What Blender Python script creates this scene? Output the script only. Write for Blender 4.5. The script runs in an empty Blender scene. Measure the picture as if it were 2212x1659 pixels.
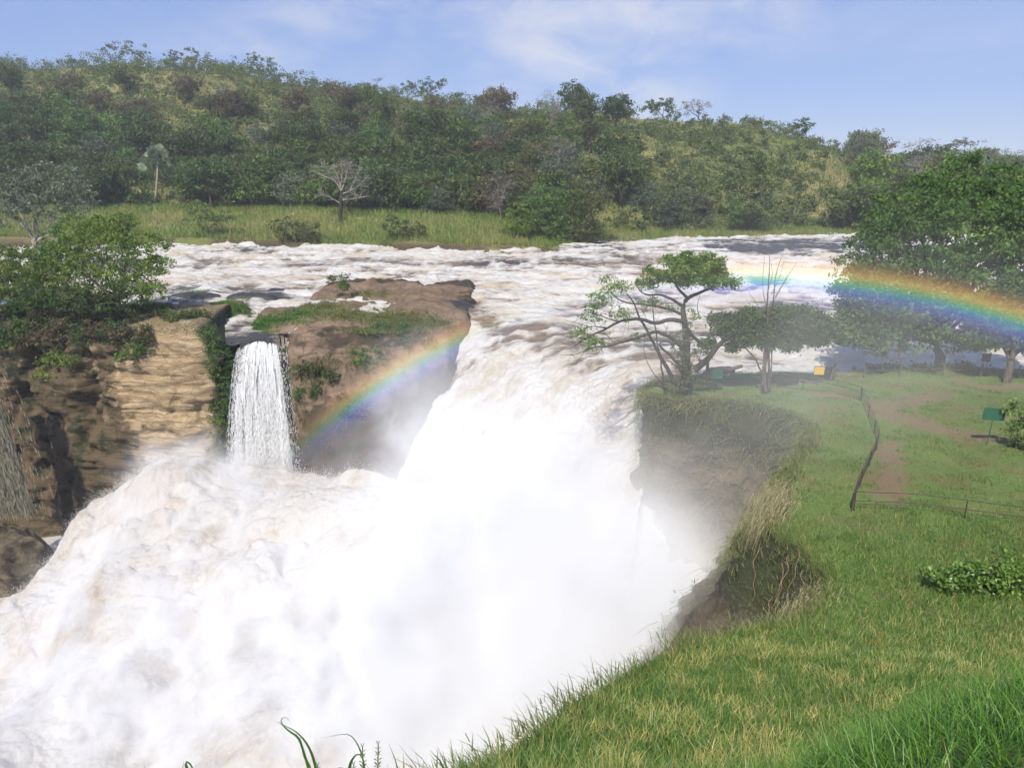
import bpy, math, random
import numpy as np
from mathutils import Vector
from mathutils.geometry import delaunay_2d_cdt

random.seed(11)
RNG = np.random.default_rng(11)
C = bpy.context.scene.collection
SC = bpy.context.scene
R = math.radians

# ------------------------------------------------------------------ camera
CAM_H, PITCH, F, CU, CV = 15.0, R(15.0), 1620.0, 1106.0, 829.5
CP, SP = math.cos(PITCH), math.sin(PITCH)
cam_d = bpy.data.cameras.new('camera')
cam = bpy.data.objects.new('camera', cam_d)
C.objects.link(cam)
cam.location = (0, 0, CAM_H)
cam.rotation_euler = (R(90) - PITCH, 0, 0)
cam_d.sensor_width = 36.0
cam_d.lens = 36.0 * F / 2212.0
cam_d.clip_start, cam_d.clip_end = 0.1, 20000
SC.camera = cam

# ------------------------------------------------------------------ sun, sky, exposure
SUN_EL, SUN_AZ = R(48.0), R(199.8)
sd = bpy.data.lights.new('sun', 'SUN')
sd.energy, sd.angle, sd.color = 4.2, R(0.53), (1.0, 0.95, 0.87)
sun = bpy.data.objects.new('sun', sd)
C.objects.link(sun)
to_sun = Vector((math.sin(SUN_AZ) * math.cos(SUN_EL), math.cos(SUN_AZ) * math.cos(SUN_EL), math.sin(SUN_EL)))
sun.rotation_euler = (-to_sun).to_track_quat('-Z', 'Y').to_euler()
sun.location = to_sun * 200

SC.view_settings.view_transform = 'Standard'
SC.view_settings.look = 'None'
SC.view_settings.exposure = 0.5
SC.view_settings.gamma = 1.0
SC.cycles.volume_bounces = 2
SC.cycles.max_bounces = 8
SC.cycles.diffuse_bounces = 3
SC.cycles.glossy_bounces = 2
SC.cycles.transmission_bounces = 3
SC.cycles.transparent_max_bounces = 12
SC.cycles.volume_step_rate = 0.45
SC.cycles.volume_max_steps = 64
SC.cycles.adaptive_threshold = 0.04

world = bpy.data.worlds.new('World')
SC.world = world
world.use_nodes = True


class NT:
    """small wrapper to write node trees"""
    def __init__(s, tree):
        s.t = tree
        s.t.nodes.clear()

    def n(s, typ, **kw):
        nd = s.t.nodes.new(typ)
        ins = kw.pop('ins', {})
        for k, v in kw.items():
            setattr(nd, k, v)
        for k, v in ins.items():
            s.put(nd.inputs[k], v)
        return nd

    def put(s, sock, v):
        if isinstance(v, bpy.types.NodeSocket):
            s.t.links.new(v, sock)
        elif isinstance(v, bpy.types.Node):
            s.t.links.new(v.outputs[0], sock)
        else:
            if sock.type == 'RGBA' and len(v) == 3:
                v = (*v, 1)
            sock.default_value = v

    def m(s, op, a, b=None, c=None, clamp=False):
        nd = s.t.nodes.new('ShaderNodeMath')
        nd.operation = op
        nd.use_clamp = clamp
        s.put(nd.inputs[0], a)
        if b is not None:
            s.put(nd.inputs[1], b)
        if c is not None:
            s.put(nd.inputs[2], c)
        return nd.outputs[0]

    def vm(s, op, a, b=None):
        nd = s.t.nodes.new('ShaderNodeVectorMath')
        nd.operation = op
        s.put(nd.inputs[0], a)
        if b is not None:
            s.put(nd.inputs[1], b)
        return nd.outputs['Value'] if op in ('LENGTH', 'DOT_PRODUCT', 'DISTANCE') else nd.outputs['Vector']

    def mix(s, f, a, b):
        nd = s.t.nodes.new('ShaderNodeMix')
        nd.data_type = 'RGBA'
        s.put(nd.inputs['Factor'], f)
        s.put(nd.inputs[6], a)
        s.put(nd.inputs[7], b)
        return nd.outputs[2]

    def ramp(s, f, stops, interp='LINEAR'):
        nd = s.t.nodes.new('ShaderNodeValToRGB')
        cr = nd.color_ramp
        cr.interpolation = interp
        while len(cr.elements) < len(stops):
            cr.elements.new(0.5)
        for e, (p, c) in zip(cr.elements, stops):
            e.position = p
            e.color = (*c, 1) if len(c) == 3 else c
        s.put(nd.inputs[0], f)
        return nd.outputs[0]

    def rng(s, v, a, b, c=0.0, d=1.0):
        nd = s.t.nodes.new('ShaderNodeMapRange')
        nd.interpolation_type = 'SMOOTHSTEP'
        s.put(nd.inputs[0], v)
        for i, x in enumerate((a, b, c, d)):
            nd.inputs[i + 1].default_value = x
        return nd.outputs[0]

    def noise(s, vec, scale, detail=4.0, rough=0.55, dist=0.0):
        nd = s.t.nodes.new('ShaderNodeTexNoise')
        s.put(nd.inputs['Vector'], vec)
        nd.inputs['Scale'].default_value = scale
        nd.inputs['Detail'].default_value = detail
        nd.inputs['Roughness'].default_value = rough
        nd.inputs['Distortion'].default_value = dist
        return nd.outputs['Fac']

    def scale(s, vec, k):
        nd = s.t.nodes.new('ShaderNodeMapping')
        s.put(nd.inputs['Vector'], vec)
        nd.inputs['Scale'].default_value = k
        return nd.outputs[0]

    def attr(s, name):
        nd = s.t.nodes.new('ShaderNodeAttribute')
        nd.attribute_name = name
        return nd.outputs['Fac']


W_ = NT(world.node_tree)
sky = W_.n('ShaderNodeTexSky', sky_type='NISHITA', sun_disc=False, sun_elevation=SUN_EL, sun_rotation=SUN_AZ)
sky.altitude, sky.air_density, sky.dust_density, sky.ozone_density = 600, 1.0, 0.6, 2.0
tc = W_.n('ShaderNodeTexCoord').outputs['Generated']
sepw = W_.n('ShaderNodeSeparateXYZ', ins={0: tc})
# wispy cirrus: noise laid on a flat cloud sheet high above (direction divided by its height)
hgt = W_.m('ADD', W_.m('MAXIMUM', sepw.outputs[2], 0.0), 0.12)
cx_ = W_.m('DIVIDE', sepw.outputs[0], hgt)
cy_ = W_.m('DIVIDE', sepw.outputs[1], hgt)
cvec = W_.n('ShaderNodeCombineXYZ', ins={0: cx_, 1: W_.m('MULTIPLY', cy_, 0.55), 2: 0.7}).outputs[0]
warp = W_.n('ShaderNodeTexNoise', ins={'Vector': cvec, 'Scale': 0.8, 'Detail': 3.0})
cv2 = W_.vm('ADD', cvec, W_.vm('MULTIPLY', warp.outputs['Color'], (1.3, 1.3, 0)))
big = W_.noise(W_.vm('ADD', cvec, (0.62, 0.35, 0)), 0.42, 2.0, 0.5)
fine = W_.noise(cv2, 1.5, 7.0, 0.62)
cl = W_.m('MULTIPLY', W_.rng(big, 0.50, 0.72), W_.rng(fine, 0.36, 0.72))
cl = W_.m('MULTIPLY', cl, 0.7)
skyc = W_.mix(0.6, sky.outputs[0], (2.5, 3.8, 8.4))
skyc = W_.mix(cl, skyc, (8.0, 7.9, 8.2))
bg = W_.n('ShaderNodeBackground', ins={'Color': skyc, 'Strength': 0.075})
W_.n('ShaderNodeOutputWorld', ins={'Surface': bg.outputs[0]})


# ------------------------------------------------------------------ small tools
def W(u, v, y):
    """world point seen at photo pixel (u, v) at distance y"""
    yy = -(v - CV) / F
    dx, dy, dz = (u - CU) / F, CP + yy * SP, -SP + yy * CP
    k = y / dy
    return Vector((dx * k, y, CAM_H + dz * k))


def Zp(u, y, z):
    d = y * CP + (CAM_H - z) * SP
    return Vector(((u - CU) / F * d, y, z))


def G(u, v, z=0.0):
    """point of the level z under photo pixel (u, v)"""
    yy = -(v - CV) / F
    dx, dy, dz = (u - CU) / F, CP + yy * SP, -SP + yy * CP
    k = (z - CAM_H) / dz
    return Vector((dx * k, dy * k, z))


def px(y, z=0.0):
    """metres per photo pixel at distance y"""
    return (y * CP + (CAM_H - z) * SP) / F


def _h(ix, iy, iz):
    h = (ix * 374761393 + iy * 668265263 + iz * 2147483647 + 1274126177) & 0xffffffff
    h = ((h ^ (h >> 13)) * 1274126177) & 0xffffffff
    h = (h ^ (h >> 16)) * 2246822519 & 0xffffffff
    return ((h ^ (h >> 15)) & 0xffffff) / float(0xffffff)


def vnoise(p):
    p = np.asarray(p, float)
    i = np.floor(p).astype(np.int64)
    f = p - i
    f = f * f * f * (f * (f * 6 - 15) + 10)
    x, y, z = i[..., 0], i[..., 1], i[..., 2]
    fx, fy, fz = f[..., 0], f[..., 1], f[..., 2]
    r = 0
    for a in (0, 1):
        for b in (0, 1):
            for c in (0, 1):
                w = (fx if a else 1 - fx) * (fy if b else 1 - fy) * (fz if c else 1 - fz)
                r = r + w * _h(x + a, y + b, z + c)
    return r


def fbm(p, octv=4, gain=0.5, ridge=False):
    p = np.asarray(p, float)
    s, a, tot = 0, 1.0, 0
    for k in range(octv):
        n = vnoise(p * (2.03 ** k) + 17.3 * k)
        if ridge:
            n = 1 - abs(2 * n - 1)
        s = s + a * n
        tot += a
        a *= gain
    return s / tot


def sstep(x, a, b):
    t = np.clip((np.asarray(x, float) - a) / (b - a), 0, 1)
    return t * t * (3 - 2 * t)


def V3(x, y, z):
    return np.stack(np.broadcast_arrays(np.asarray(x, float), np.asarray(y, float), np.asarray(z, float)), -1)


def mesh(name, verts, faces, mat, parent=None, smooth=False, attrs=None):
    """faces: array (n, 3|4) -> one linked mesh object"""
    verts = np.asarray(verts, np.float32)
    faces = np.asarray(faces, np.int32)
    me = bpy.data.meshes.new(name)
    n, k = faces.shape
    me.vertices.add(len(verts))
    me.vertices.foreach_set('co', verts.ravel())
    me.loops.add(n * k)
    me.loops.foreach_set('vertex_index', faces.ravel())
    me.polygons.add(n)
    me.polygons.foreach_set('loop_start', np.arange(0, n * k, k, dtype=np.int32))
    me.polygons.foreach_set('loop_total', np.full(n, k, np.int32))
    me.polygons.foreach_set('use_smooth', np.full(n, smooth, bool))
    for an, av in (attrs or {}).items():
        at = me.attributes.new(an, 'FLOAT', 'POINT')
        at.data.foreach_set('value', np.asarray(av, np.float32).ravel())
    me.update(calc_edges=True)
    me.validate()
    if mat:
        me.materials.append(mat)
    o = bpy.data.objects.new(name, me)
    C.objects.link(o)
    if parent:
        o.parent = parent
    return o


def tag(o, label, cat, group=None):
    o['label'], o['category'] = label, cat
    if group:
        o['group'] = group
    return o


def kind(o, k, label=None):
    o['kind'] = k
    if label:
        o['label'] = label
    return o


def thing(name, label, cat, loc=(0, 0, 0), group=None):
    o = bpy.data.objects.new(name, None)
    C.objects.link(o)
    o.location = loc
    o.empty_display_size = 0.3
    return tag(o, label, cat, group)


def grid_faces(nr, nc):
    i = np.arange(nr * nc).reshape(nr, nc)
    return np.stack([i[:-1, :-1], i[:-1, 1:], i[1:, 1:], i[1:, :-1]], -1).reshape(-1, 4)


def compact(verts, faces, attrs=None):
    used = np.zeros(len(verts), bool)
    used[faces.ravel()] = True
    ix = np.cumsum(used) - 1
    return verts[used], ix[faces], {k: np.asarray(v).ravel()[used] for k, v in (attrs or {}).items()}


def inpoly(x, y, poly):
    poly = np.asarray(poly, float)
    r = np.zeros(np.shape(x), bool)
    j = len(poly) - 1
    for i in range(len(poly)):
        xi, yi = poly[i]
        xj, yj = poly[j]
        c = ((yi > y) != (yj > y)) & (x < (xj - xi) * (y - yi) / (yj - yi + 1e-12) + xi)
        r ^= c
        j = i
    return r


def polydist(x, y, pts):
    pts = np.asarray(pts, float)
    best = np.full(np.shape(x), 1e9)
    for a, b in zip(pts[:-1], pts[1:]):
        d = b - a
        t = np.clip(((x - a[0]) * d[0] + (y - a[1]) * d[1]) / (d @ d), 0, 1)
        best = np.minimum(best, np.hypot(x - a[0] - t * d[0], y - a[1] - t * d[1]))
    return best


def resample(pts, step):
    pts = np.asarray(pts, float)
    L = np.r_[0, np.cumsum(np.linalg.norm(np.diff(pts, axis=0), axis=1))]
    n = max(2, int(L[-1] / step) + 1)
    s = np.linspace(0, L[-1], n)
    return np.stack([np.interp(s, L, pts[:, k]) for k in range(pts.shape[1])], 1)


def smooth_poly(pts, it=2):
    pts = np.asarray(pts, float)
    for _ in range(it):
        q = [pts[0]]
        for a, b in zip(pts[:-1], pts[1:]):
            q += [a * .75 + b * .25, a * .25 + b * .75]
        q.append(pts[-1])
        pts = np.array(q)
    return pts


def tubes(paths, sides=6):
    """paths: list of (points (n,3), radii (n)) -> verts, quads"""
    vs, fs, off = [], [], 0
    ang = np.linspace(0, 2 * np.pi, sides, endpoint=False)
    for P, r in paths:
        P = np.asarray(P, float)
        r = np.broadcast_to(np.asarray(r, float), (len(P),))
        T = np.gradient(P, axis=0)
        T /= np.linalg.norm(T, axis=1)[:, None] + 1e-9
        up = np.where(np.abs(T[:, 2:3]) > .9, np.array([[1., 0, 0]]), np.array([[0, 0, 1.]]))
        A = np.cross(T, up)
        A /= np.linalg.norm(A, axis=1)[:, None] + 1e-9
        B = np.cross(T, A)
        ring = P[:, None] + r[:, None, None] * (A[:, None] * np.cos(ang)[None, :, None] + B[:, None] * np.sin(ang)[None, :, None])
        n = len(P)
        i = np.arange(n * sides).reshape(n, sides) + off
        j = np.roll(i, -1, axis=1)
        fs.append(np.stack([i[:-1], j[:-1], j[1:], i[1:]], -1).reshape(-1, 4))
        vs.append(ring.reshape(-1, 3))
        off += n * sides
    return np.concatenate(vs), np.concatenate(fs)


def leaf_quads(P, size, droop=0.0, aspect=0.55, up=0.25):
    """one bent-free leaf quad (rhombus) at each point"""
    n = len(P)
    size = np.broadcast_to(np.asarray(size, float), (n,)) * RNG.uniform(.65, 1.35, n)
    D = RNG.normal(size=(n, 3))
    D[:, 2] -= droop
    D /= np.linalg.norm(D, axis=1)[:, None]
    N = RNG.normal(size=(n, 3))
    N[:, 2] += up * 3
    S = np.cross(D, N)
    S /= np.linalg.norm(S, axis=1)[:, None] + 1e-9
    a = D * size[:, None] * .5
    b = S * (size * aspect)[:, None] * .5
    v = np.stack([P - a, P + b - a * .1, P + a, P - b - a * .1], 1).reshape(-1, 3)
    f = np.arange(4 * n).reshape(n, 4)
    return v, f


def join(parts):
    vs, fs, off = [], [], 0
    for v, f in parts:
        vs.append(v)
        fs.append(np.asarray(f) + off)
        off += len(v)
    return np.concatenate(vs), np.concatenate(fs)


# ------------------------------------------------------------------ materials
def mat(name):
    m = bpy.data.materials.new(name)
    m.use_nodes = True
    return m, NT(m.node_tree)


def out(t, surf, disp=None):
    t.n('ShaderNodeOutputMaterial', ins={'Surface': surf})


def principled(t, col, rough=0.8, spec=0.3, normal=None, **kw):
    ins = {'Base Color': col, 'Roughness': rough, 'Specular IOR Level': spec}
    ins.update(kw)
    if normal is not None:
        ins['Normal'] = normal
    return t.n('ShaderNodeBsdfPrincipled', ins=ins).outputs[0]


def bump(t, h, strength=0.5, dist=0.1):
    return t.n('ShaderNodeBump', ins={'Height': h, 'Strength': strength, 'Distance': dist}).outputs[0]


def foliage(name, c1, c2, c3=None, trans=0.3, rough=0.55, hue=0.02, val=0.25, spec=0.25):
    m, t = mat(name)
    tone = t.attr('tone')
    stops = [(0.0, c1), (0.75, c2)] + ([(1.0, c3)] if c3 else [])
    col = t.ramp(tone, stops)
    rnd = t.n('ShaderNodeObjectInfo').outputs['Random']
    hs = t.n('ShaderNodeHueSaturation', ins={
        'Color': col,
        'Hue': t.m('ADD', 0.5 - hue, t.m('MULTIPLY', rnd, 2 * hue)),
        'Saturation': 1.0,
        'Value': t.m('ADD', 1 - val, t.m('MULTIPLY', t.m('FRACT', t.m('MULTIPLY', rnd, 7.31)), 2 * val))}).outputs[0]
    p = principled(t, hs, rough, spec)
    tr = t.n('ShaderNodeBsdfTranslucent', ins={'Color': t.mix(0.4, hs, (0.16, 0.19, 0.03))}).outputs[0]
    out(t, t.n('ShaderNodeMixShader', ins={0: trans, 1: p, 2: tr}).outputs[0])
    return m


M = {}
M['leaf_dark'] = foliage('dark_leaves', (.040, .066, .02), (.095, .14, .036), (.165, .20, .06))
M['leaf_green'] = foliage('green_leaves', (.045, .090, .021), (.105, .180, .038), (.195, .270, .060))
M['leaf_olive'] = foliage('olive_leaves', (.065, .085, .026), (.13, .155, .048), (.22, .23, .085))
M['leaf_brown'] = foliage('brown_leaves', (.075, .065, .033), (.143, .120, .060), (.240, .195, .105), val=.2)
M['leaf_grey'] = foliage('grey_leaves', (.075, .098, .060), (.150, .180, .112), (.285, .315, .225))
M['leaf_bright'] = foliage('bright_leaves', (.068, .128, .021), (.173, .247, .036), (.300, .345, .075), trans=.4)
M['leaf_fresh'] = foliage('fresh_leaves', (.05, .10, .026), (.15, .24, .05), (.34, .42, .10), trans=.45)
M['leaf_glossy'] = foliage('glossy_leaves', (.038, .090, .018), (.120, .240, .038), (.240, .345, .075), trans=.3, rough=.38, spec=.45)
M['leaf_palm'] = foliage('palm_leaves', (.15, .21, .12), (.32, .39, .25), (.46, .46, .25), rough=.4)
M['twig'] = foliage('bare_twigs', (.14, .12, .10), (.24, .21, .18), (.34, .31, .27), trans=0)


def bark(name, c1, c2, sc=6):
    m, t = mat(name)
    g = t.n('ShaderNodeNewGeometry').outputs['Position']
    n = t.noise(t.scale(g, (1, 1, .35)), sc, 5)
    out(t, principled(t, t.ramp(n, [(.3, c1), (.7, c2)]), .9, .15, bump(t, n, .6, .05)))
    return m


M['bark'] = bark('grey_bark', (.05, .04, .03), (.16, .13, .10))
M['bark_dark'] = bark('dark_bark', (.025, .022, .018), (.08, .07, .055))
M['bark_pale'] = bark('pale_bark', (.18, .15, .12), (.42, .37, .31))


def grass_mat(name, stops, trans=.35, rough=.45, spec=.3):
    m, t = mat(name)
    tone = t.attr('tone')
    col = t.ramp(tone, stops)
    p = principled(t, col, rough, spec)
    tr = t.n('ShaderNodeBsdfTranslucent', ins={'Color': col}).outputs[0]
    out(t, t.n('ShaderNodeMixShader', ins={0: trans, 1: p, 2: tr}).outputs[0])
    return m


M['grass'] = grass_mat('grass_blades', [(0, (.06, .13, .028)), (.3, (.12, .24, .042)), (.6, (.22, .32, .07)), (.72, (.42, .38, .11)), (1, (.58, .50, .18))], spec=.5)
M['grass_lawn'] = grass_mat('lawn_blades', [(0, (.07, .145, .035)), (.5, (.15, .24, .055)), (.8, (.25, .28, .085)), (1, (.36, .29, .13))])
M['grass_far'] = grass_mat('far_bank_blades', [(0, (.09, .19, .03)), (.5, (.20, .28, .055)), (.8, (.34, .33, .11)), (1, (.42, .34, .17))])
M['grass_fresh'] = grass_mat('fresh_blades', [(0, (.045, .12, .02)), (.6, (.12, .27, .035)), (.9, (.22, .36, .06)), (1, (.45, .40, .14))], spec=.5)
M['grass_dry'] = grass_mat('dry_blades', [(0, (.14, .15, .06)), (.4, (.32, .28, .14)), (1, (.55, .48, .29))])
M['grass_bank'] = grass_mat('bank_blades', [(0, (.072, .123, .029)), (.5, (.174, .217, .058)), (.8, (.319, .275, .109)), (1, (.406, .319, .160))])


def ground_mat():
    m, t = mat('lawn_ground')
    P = t.n('ShaderNodeNewGeometry').outputs['Position']
    n1 = t.noise(P, .35, 5, .6)
    n2 = t.noise(P, 9, 6, .7)
    g = t.mix(n2, (.065, .11, .028), (.19, .24, .07))
    g = t.mix(t.rng(n1, .45, .7), g, t.mix(n2, (.10, .085, .035), (.22, .17, .075)))
    dirt = t.mix(n2, (.12, .08, .05), (.27, .18, .115))
    d = t.m('ADD', t.attr('dirt'), t.m('MULTIPLY', t.m('SUBTRACT', t.noise(P, 1.3, 6, .65), .5), 2.6))
    col = t.mix(t.m('MULTIPLY', t.rng(d, .35, .85), .8), g, dirt)
    out(t, principled(t, col, .9, .15, bump(t, n2, .7, .08)))
    return m


M['ground'] = ground_mat()


def rock_mat(name, dark, mid, light, sc=1.0, strata=3.0, ledge=.9, moss=None, bumpd=.25, rough=.85, spec=.25):
    m, t = mat(name)
    P = t.n('ShaderNodeNewGeometry').outputs['Position']
    wv = t.vm('ADD', P, t.vm('MULTIPLY', t.n('ShaderNodeTexNoise', ins={'Vector': P, 'Scale': .3, 'Detail': 6.0}).outputs['Color'], (1.2, 1.2, 1.3)))
    n1 = t.noise(t.scale(wv, (.35 * sc, .35 * sc, strata * sc)), 1.0, 7, .62)
    n2 = t.noise(P, .42 * sc, 6, .62)
    n3 = t.noise(P, 6 * sc, 6, .7)
    f = t.m('ADD', t.m('MULTIPLY', n1, ledge), t.m('MULTIPLY', n3, 1 - ledge))
    col = t.ramp(f, [(.28, dark), (.48, mid), (.72, light)])
    col = t.mix(t.m('MULTIPLY', t.rng(n2, .5, .72), .75), col, t.mix(n3, dark, mid))
    crack = t.n('ShaderNodeTexVoronoi', feature='DISTANCE_TO_EDGE', ins={'Vector': t.scale(wv, (.5 * sc, .5 * sc, 1.3 * sc)), 'Scale': .8})
    col = t.mix(t.m('MULTIPLY', t.rng(crack.outputs['Distance'], .035, .0), .55), col, dark)
    w = t.m('ADD', t.attr('wet_shade'), t.m('MULTIPLY', t.m('SUBTRACT', n2, .5), 1.9))
    wet_shade = t.mix(n3, tuple(c * .14 for c in mid), tuple(c * .5 for c in mid))  # tone for damp rock and for shade painted on the left cliff
    wet_shade = t.mix(t.rng(t.noise(P, .6, 5, .7), .5, .62), wet_shade, (.028, .036, .014))
    col = t.mix(t.rng(w, .35, .65), col, wet_shade)
    if moss:
        col = t.mix(t.rng(t.m('ADD', t.attr('moss'), t.m('MULTIPLY', t.m('SUBTRACT', n3, .5), 1.2)), .4, .65), col, moss)
    h = t.m('ADD', t.m('MULTIPLY', n1, 1.2), t.m('MULTIPLY', n3, .35))
    out(t, principled(t, col, rough, spec, bump(t, h, .9, bumpd)))
    return m


M['cliff'] = rock_mat('sandstone_cliff', (.12, .07, .03), (.33, .235, .125), (.57, .46, .30), 1.0, 5.5, .62, moss=(.03, .045, .012))
M['shelf'] = rock_mat('red_granite', (.055, .036, .023), (.165, .112, .07), (.30, .215, .14), .9, 1.6, .5, moss=(.05, .045, .015), bumpd=.12)
M['bank_cliff'] = rock_mat('earth_cliff', (.05, .042, .026), (.125, .098, .06), (.22, .18, .11), 1.0, 1.5, .5, moss=(.045, .05, .02), bumpd=.3)
M['dark_rock'] = rock_mat('wet_black_rock', (.010, .009, .009), (.032, .028, .025), (.085, .07, .055), .9, 1.5, .5, rough=.45, spec=.4, bumpd=.2)


def hill_mat():
    m, t = mat('hill_ground')
    P = t.n('ShaderNodeNewGeometry').outputs['Position']
    n1 = t.noise(P, .035, 6, .6)
    n2 = t.noise(t.scale(P, (1, 1, 1)), .6, 7, .7)
    a = t.mix(n2, (.075, .095, .028), (.20, .215, .075))
    b = t.mix(n2, (.15, .14, .05), (.32, .27, .11))
    col = t.mix(t.rng(n1, .42, .62), a, b)
    col = t.mix(t.attr('bank'), col, t.mix(n2, (.04, .03, .02), (.11, .08, .05)))
    out(t, principled(t, col, .95, .1, bump(t, n2, 1, .5)))
    return m


M['hill'] = hill_mat()


def river_mat():
    m, t = mat('river_water')
    P = t.n('ShaderNodeNewGeometry').outputs['Position']
    Ps = t.scale(P, (.55, 1.0, 1.0))
    n1 = t.noise(Ps, .75, 9, .7, .9)
    n2 = t.noise(Ps, 3.0, 7, .72, 1.2)
    f = t.m('ADD', t.attr('foam'), t.m('MULTIPLY', t.m('SUBTRACT', t.m('ADD', t.m('MULTIPLY', n1, .62), t.m('MULTIPLY', n2, .38)), .5), 1.5))
    n3 = t.noise(t.scale(P, (.16, 1.1, .4)), 1.0, 6, .62, .5)
    f = t.m('ADD', f, t.m('MULTIPLY', t.m('SUBTRACT', n3, .5), 1.1))
    fm = t.rng(f, .22, .92)
    brown = t.mix(n1, (.13, .10, .07), (.34, .25, .16))
    grey = t.mix(n1, (.032, .032, .036), (.13, .118, .11))
    wat = t.mix(t.rng(t.attr('tint'), .25, .75), grey, brown)
    foamc = t.mix(t.rng(t.noise(Ps, .3, 5, .6), .42, .7), (.74, .705, .64), (.60, .50, .36))
    col = t.mix(fm, wat, foamc)
    rough = t.m('ADD', .16, t.m('MULTIPLY', fm, .6))
    h = t.m('ADD', n1, t.m('MULTIPLY', n2, .5))
    out(t, principled(t, col, rough, .4, bump(t, h, .9, .9)))
    return m


M['river'] = river_mat()


def foam_mat(name, white, tint, amt=.5, sc=.35):
    m, t = mat(name)
    P = t.n('ShaderNodeNewGeometry').outputs['Position']
    n = t.noise(P, sc, 7, .62, .4)
    n2 = t.noise(P, 3.0, 6, .7)
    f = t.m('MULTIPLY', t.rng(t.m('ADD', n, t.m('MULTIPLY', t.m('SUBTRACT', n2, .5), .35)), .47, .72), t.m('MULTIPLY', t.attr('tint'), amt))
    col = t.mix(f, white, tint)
    d = t.n('ShaderNodeBsdfDiffuse', ins={'Color': col, 'Normal': bump(t, t.m('ADD', n2, n), .5, .5)}).outputs[0]
    tr = t.n('ShaderNodeBsdfTranslucent', ins={'Color': col}).outputs[0]
    out(t, t.n('ShaderNodeMixShader', ins={0: .3, 1: d, 2: tr}).outputs[0])
    return m


M['foam'] = foam_mat('boiling_foam', (.69, .645, .575), (.50, .38, .23), 1.0, .22)
M['spray'] = foam_mat('spray_drops', (.78, .75, .70), (.8, .7, .55), .3)
M['fall'] = foam_mat('fall_water', (.92, .92, .90), (.74, .66, .48), .8, .8)
M['fall_shade'] = foam_mat('shaded_brown_fall_water', (.30, .28, .20), (.20, .17, .09), 1.0, .8)  # gorge shade put into the water colour of the side fall


def plain(name, col, rough=.6, spec=.3, metal=0.0, var=.25):
    m, t = mat(name)
    P = t.n('ShaderNodeNewGeometry').outputs['Position']
    n = t.noise(P, 9, 5, .65)
    c = t.mix(n, tuple(x * (1 - var) for x in col), tuple(min(1, x * (1 + var)) for x in col))
    out(t, principled(t, c, rough, spec, bump(t, n, .2, .01), Metallic=metal))
    return m


M['sign_green'] = plain('green_paint', (.022, .105, .062), .45, .4)
M['sign_yellow'] = plain('yellow_paint', (.75, .48, .05), .5, .4)
M['ink'] = plain('dark_lettering', (.14, .08, .03), .6)
M['sign_back'] = plain('dark_metal', (.045, .045, .05), .5, .4)
M['rail'] = plain('rusty_pipe', (.085, .06, .045), .45, .5, .3, .5)
M['rail_olive'] = plain('faded_pipe', (.20, .18, .09), .6, .3)
M['post_wood'] = bark('post_wood', (.06, .045, .035), (.17, .13, .10), 9)
#PART2

# ------------------------------------------------------------------ terrain heights
PROF = np.array([(-12, 13.45), (1.2, 13.35), (2.6, 12.75), (3.6, 11.9), (4.6, 10.7), (5.6, 9.3), (7, 7.9), (10, 6.0), (14, 4.15),
                 (16, 3.25), (19, 2.0), (22.5, 1.15), (27, .65), (31, .4), (40, .12), (52, 0), (60, -.2), (80, -.4)])


def ztop(x, y):
    x, y = np.asarray(x, float), np.asarray(y, float)
    s = sstep(x, -.5, 2.6)                       # brow of the viewpoint is lower on the left
    ye = y + (1 - s) * 1.1 * sstep(y, 8, 3) - .5 * sstep(x, 1.6, 5) * sstep(y, 9, 4)
    z = np.interp(ye, PROF[:, 0], PROF[:, 1])
    z = z + .45 * sstep(x, 1.2, 4.5) * np.exp(-((y - 4.2) / 1.5) ** 2)
    z = z + (fbm(V3(x / 5.0, y / 5.0, 3.1), 3) - .5) * .7 * sstep(y, 6, 14)
    z = z + (fbm(V3(x / .9, y / .9, 7.1), 2) - .5) * .12
    return z


EDGE = smooth_poly([(-5.5, -8), (-5.2, 0), (-3.8, 3.0), (-2.6, 5.0), (-1.6, 7.5), (-.6, 9.6), (1.1, 13.7), (2.6, 16.0), (4.9, 18.9), (6.6, 19.9),
                    (9.2, 21.8), (11.6, 24.2), (12.0, 27.2), (11.0, 30.4), (12.4, 32.5), (14.0, 36.0), (17.6, 41.5), (19.3, 46.0),
                    (18.4, 48.8), (16.0, 50.4), (13.2, 50.6), (11.0, 51.4), (9.6, 52.6), (9.4, 54.3), (10.8, 56.2), (13.2, 58.0), (16.5, 59.6)], 2)
EDGE = resample(EDGE, .45)
BANKLINE = resample(smooth_poly([(16.5, 59.6), (22, 60.6), (27, 60.0), (32, 61.0), (37, 62.6), (42, 61.6), (52, 62.5), (70, 66), (95, 74)], 2), .8)
OUTER = np.array([(95, 40), (95, -14), (-5.5, -14)])
jit = (fbm(V3(EDGE[:, 0] / 1.5, EDGE[:, 1] / 1.5, 0), 3) - .5)
EDGE = EDGE + jit[:, None] * np.array([[.9, .5]]) * sstep(EDGE[:, 1:2], 6, 12)
LAWN = np.concatenate([EDGE, BANKLINE[1:], OUTER])


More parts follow.
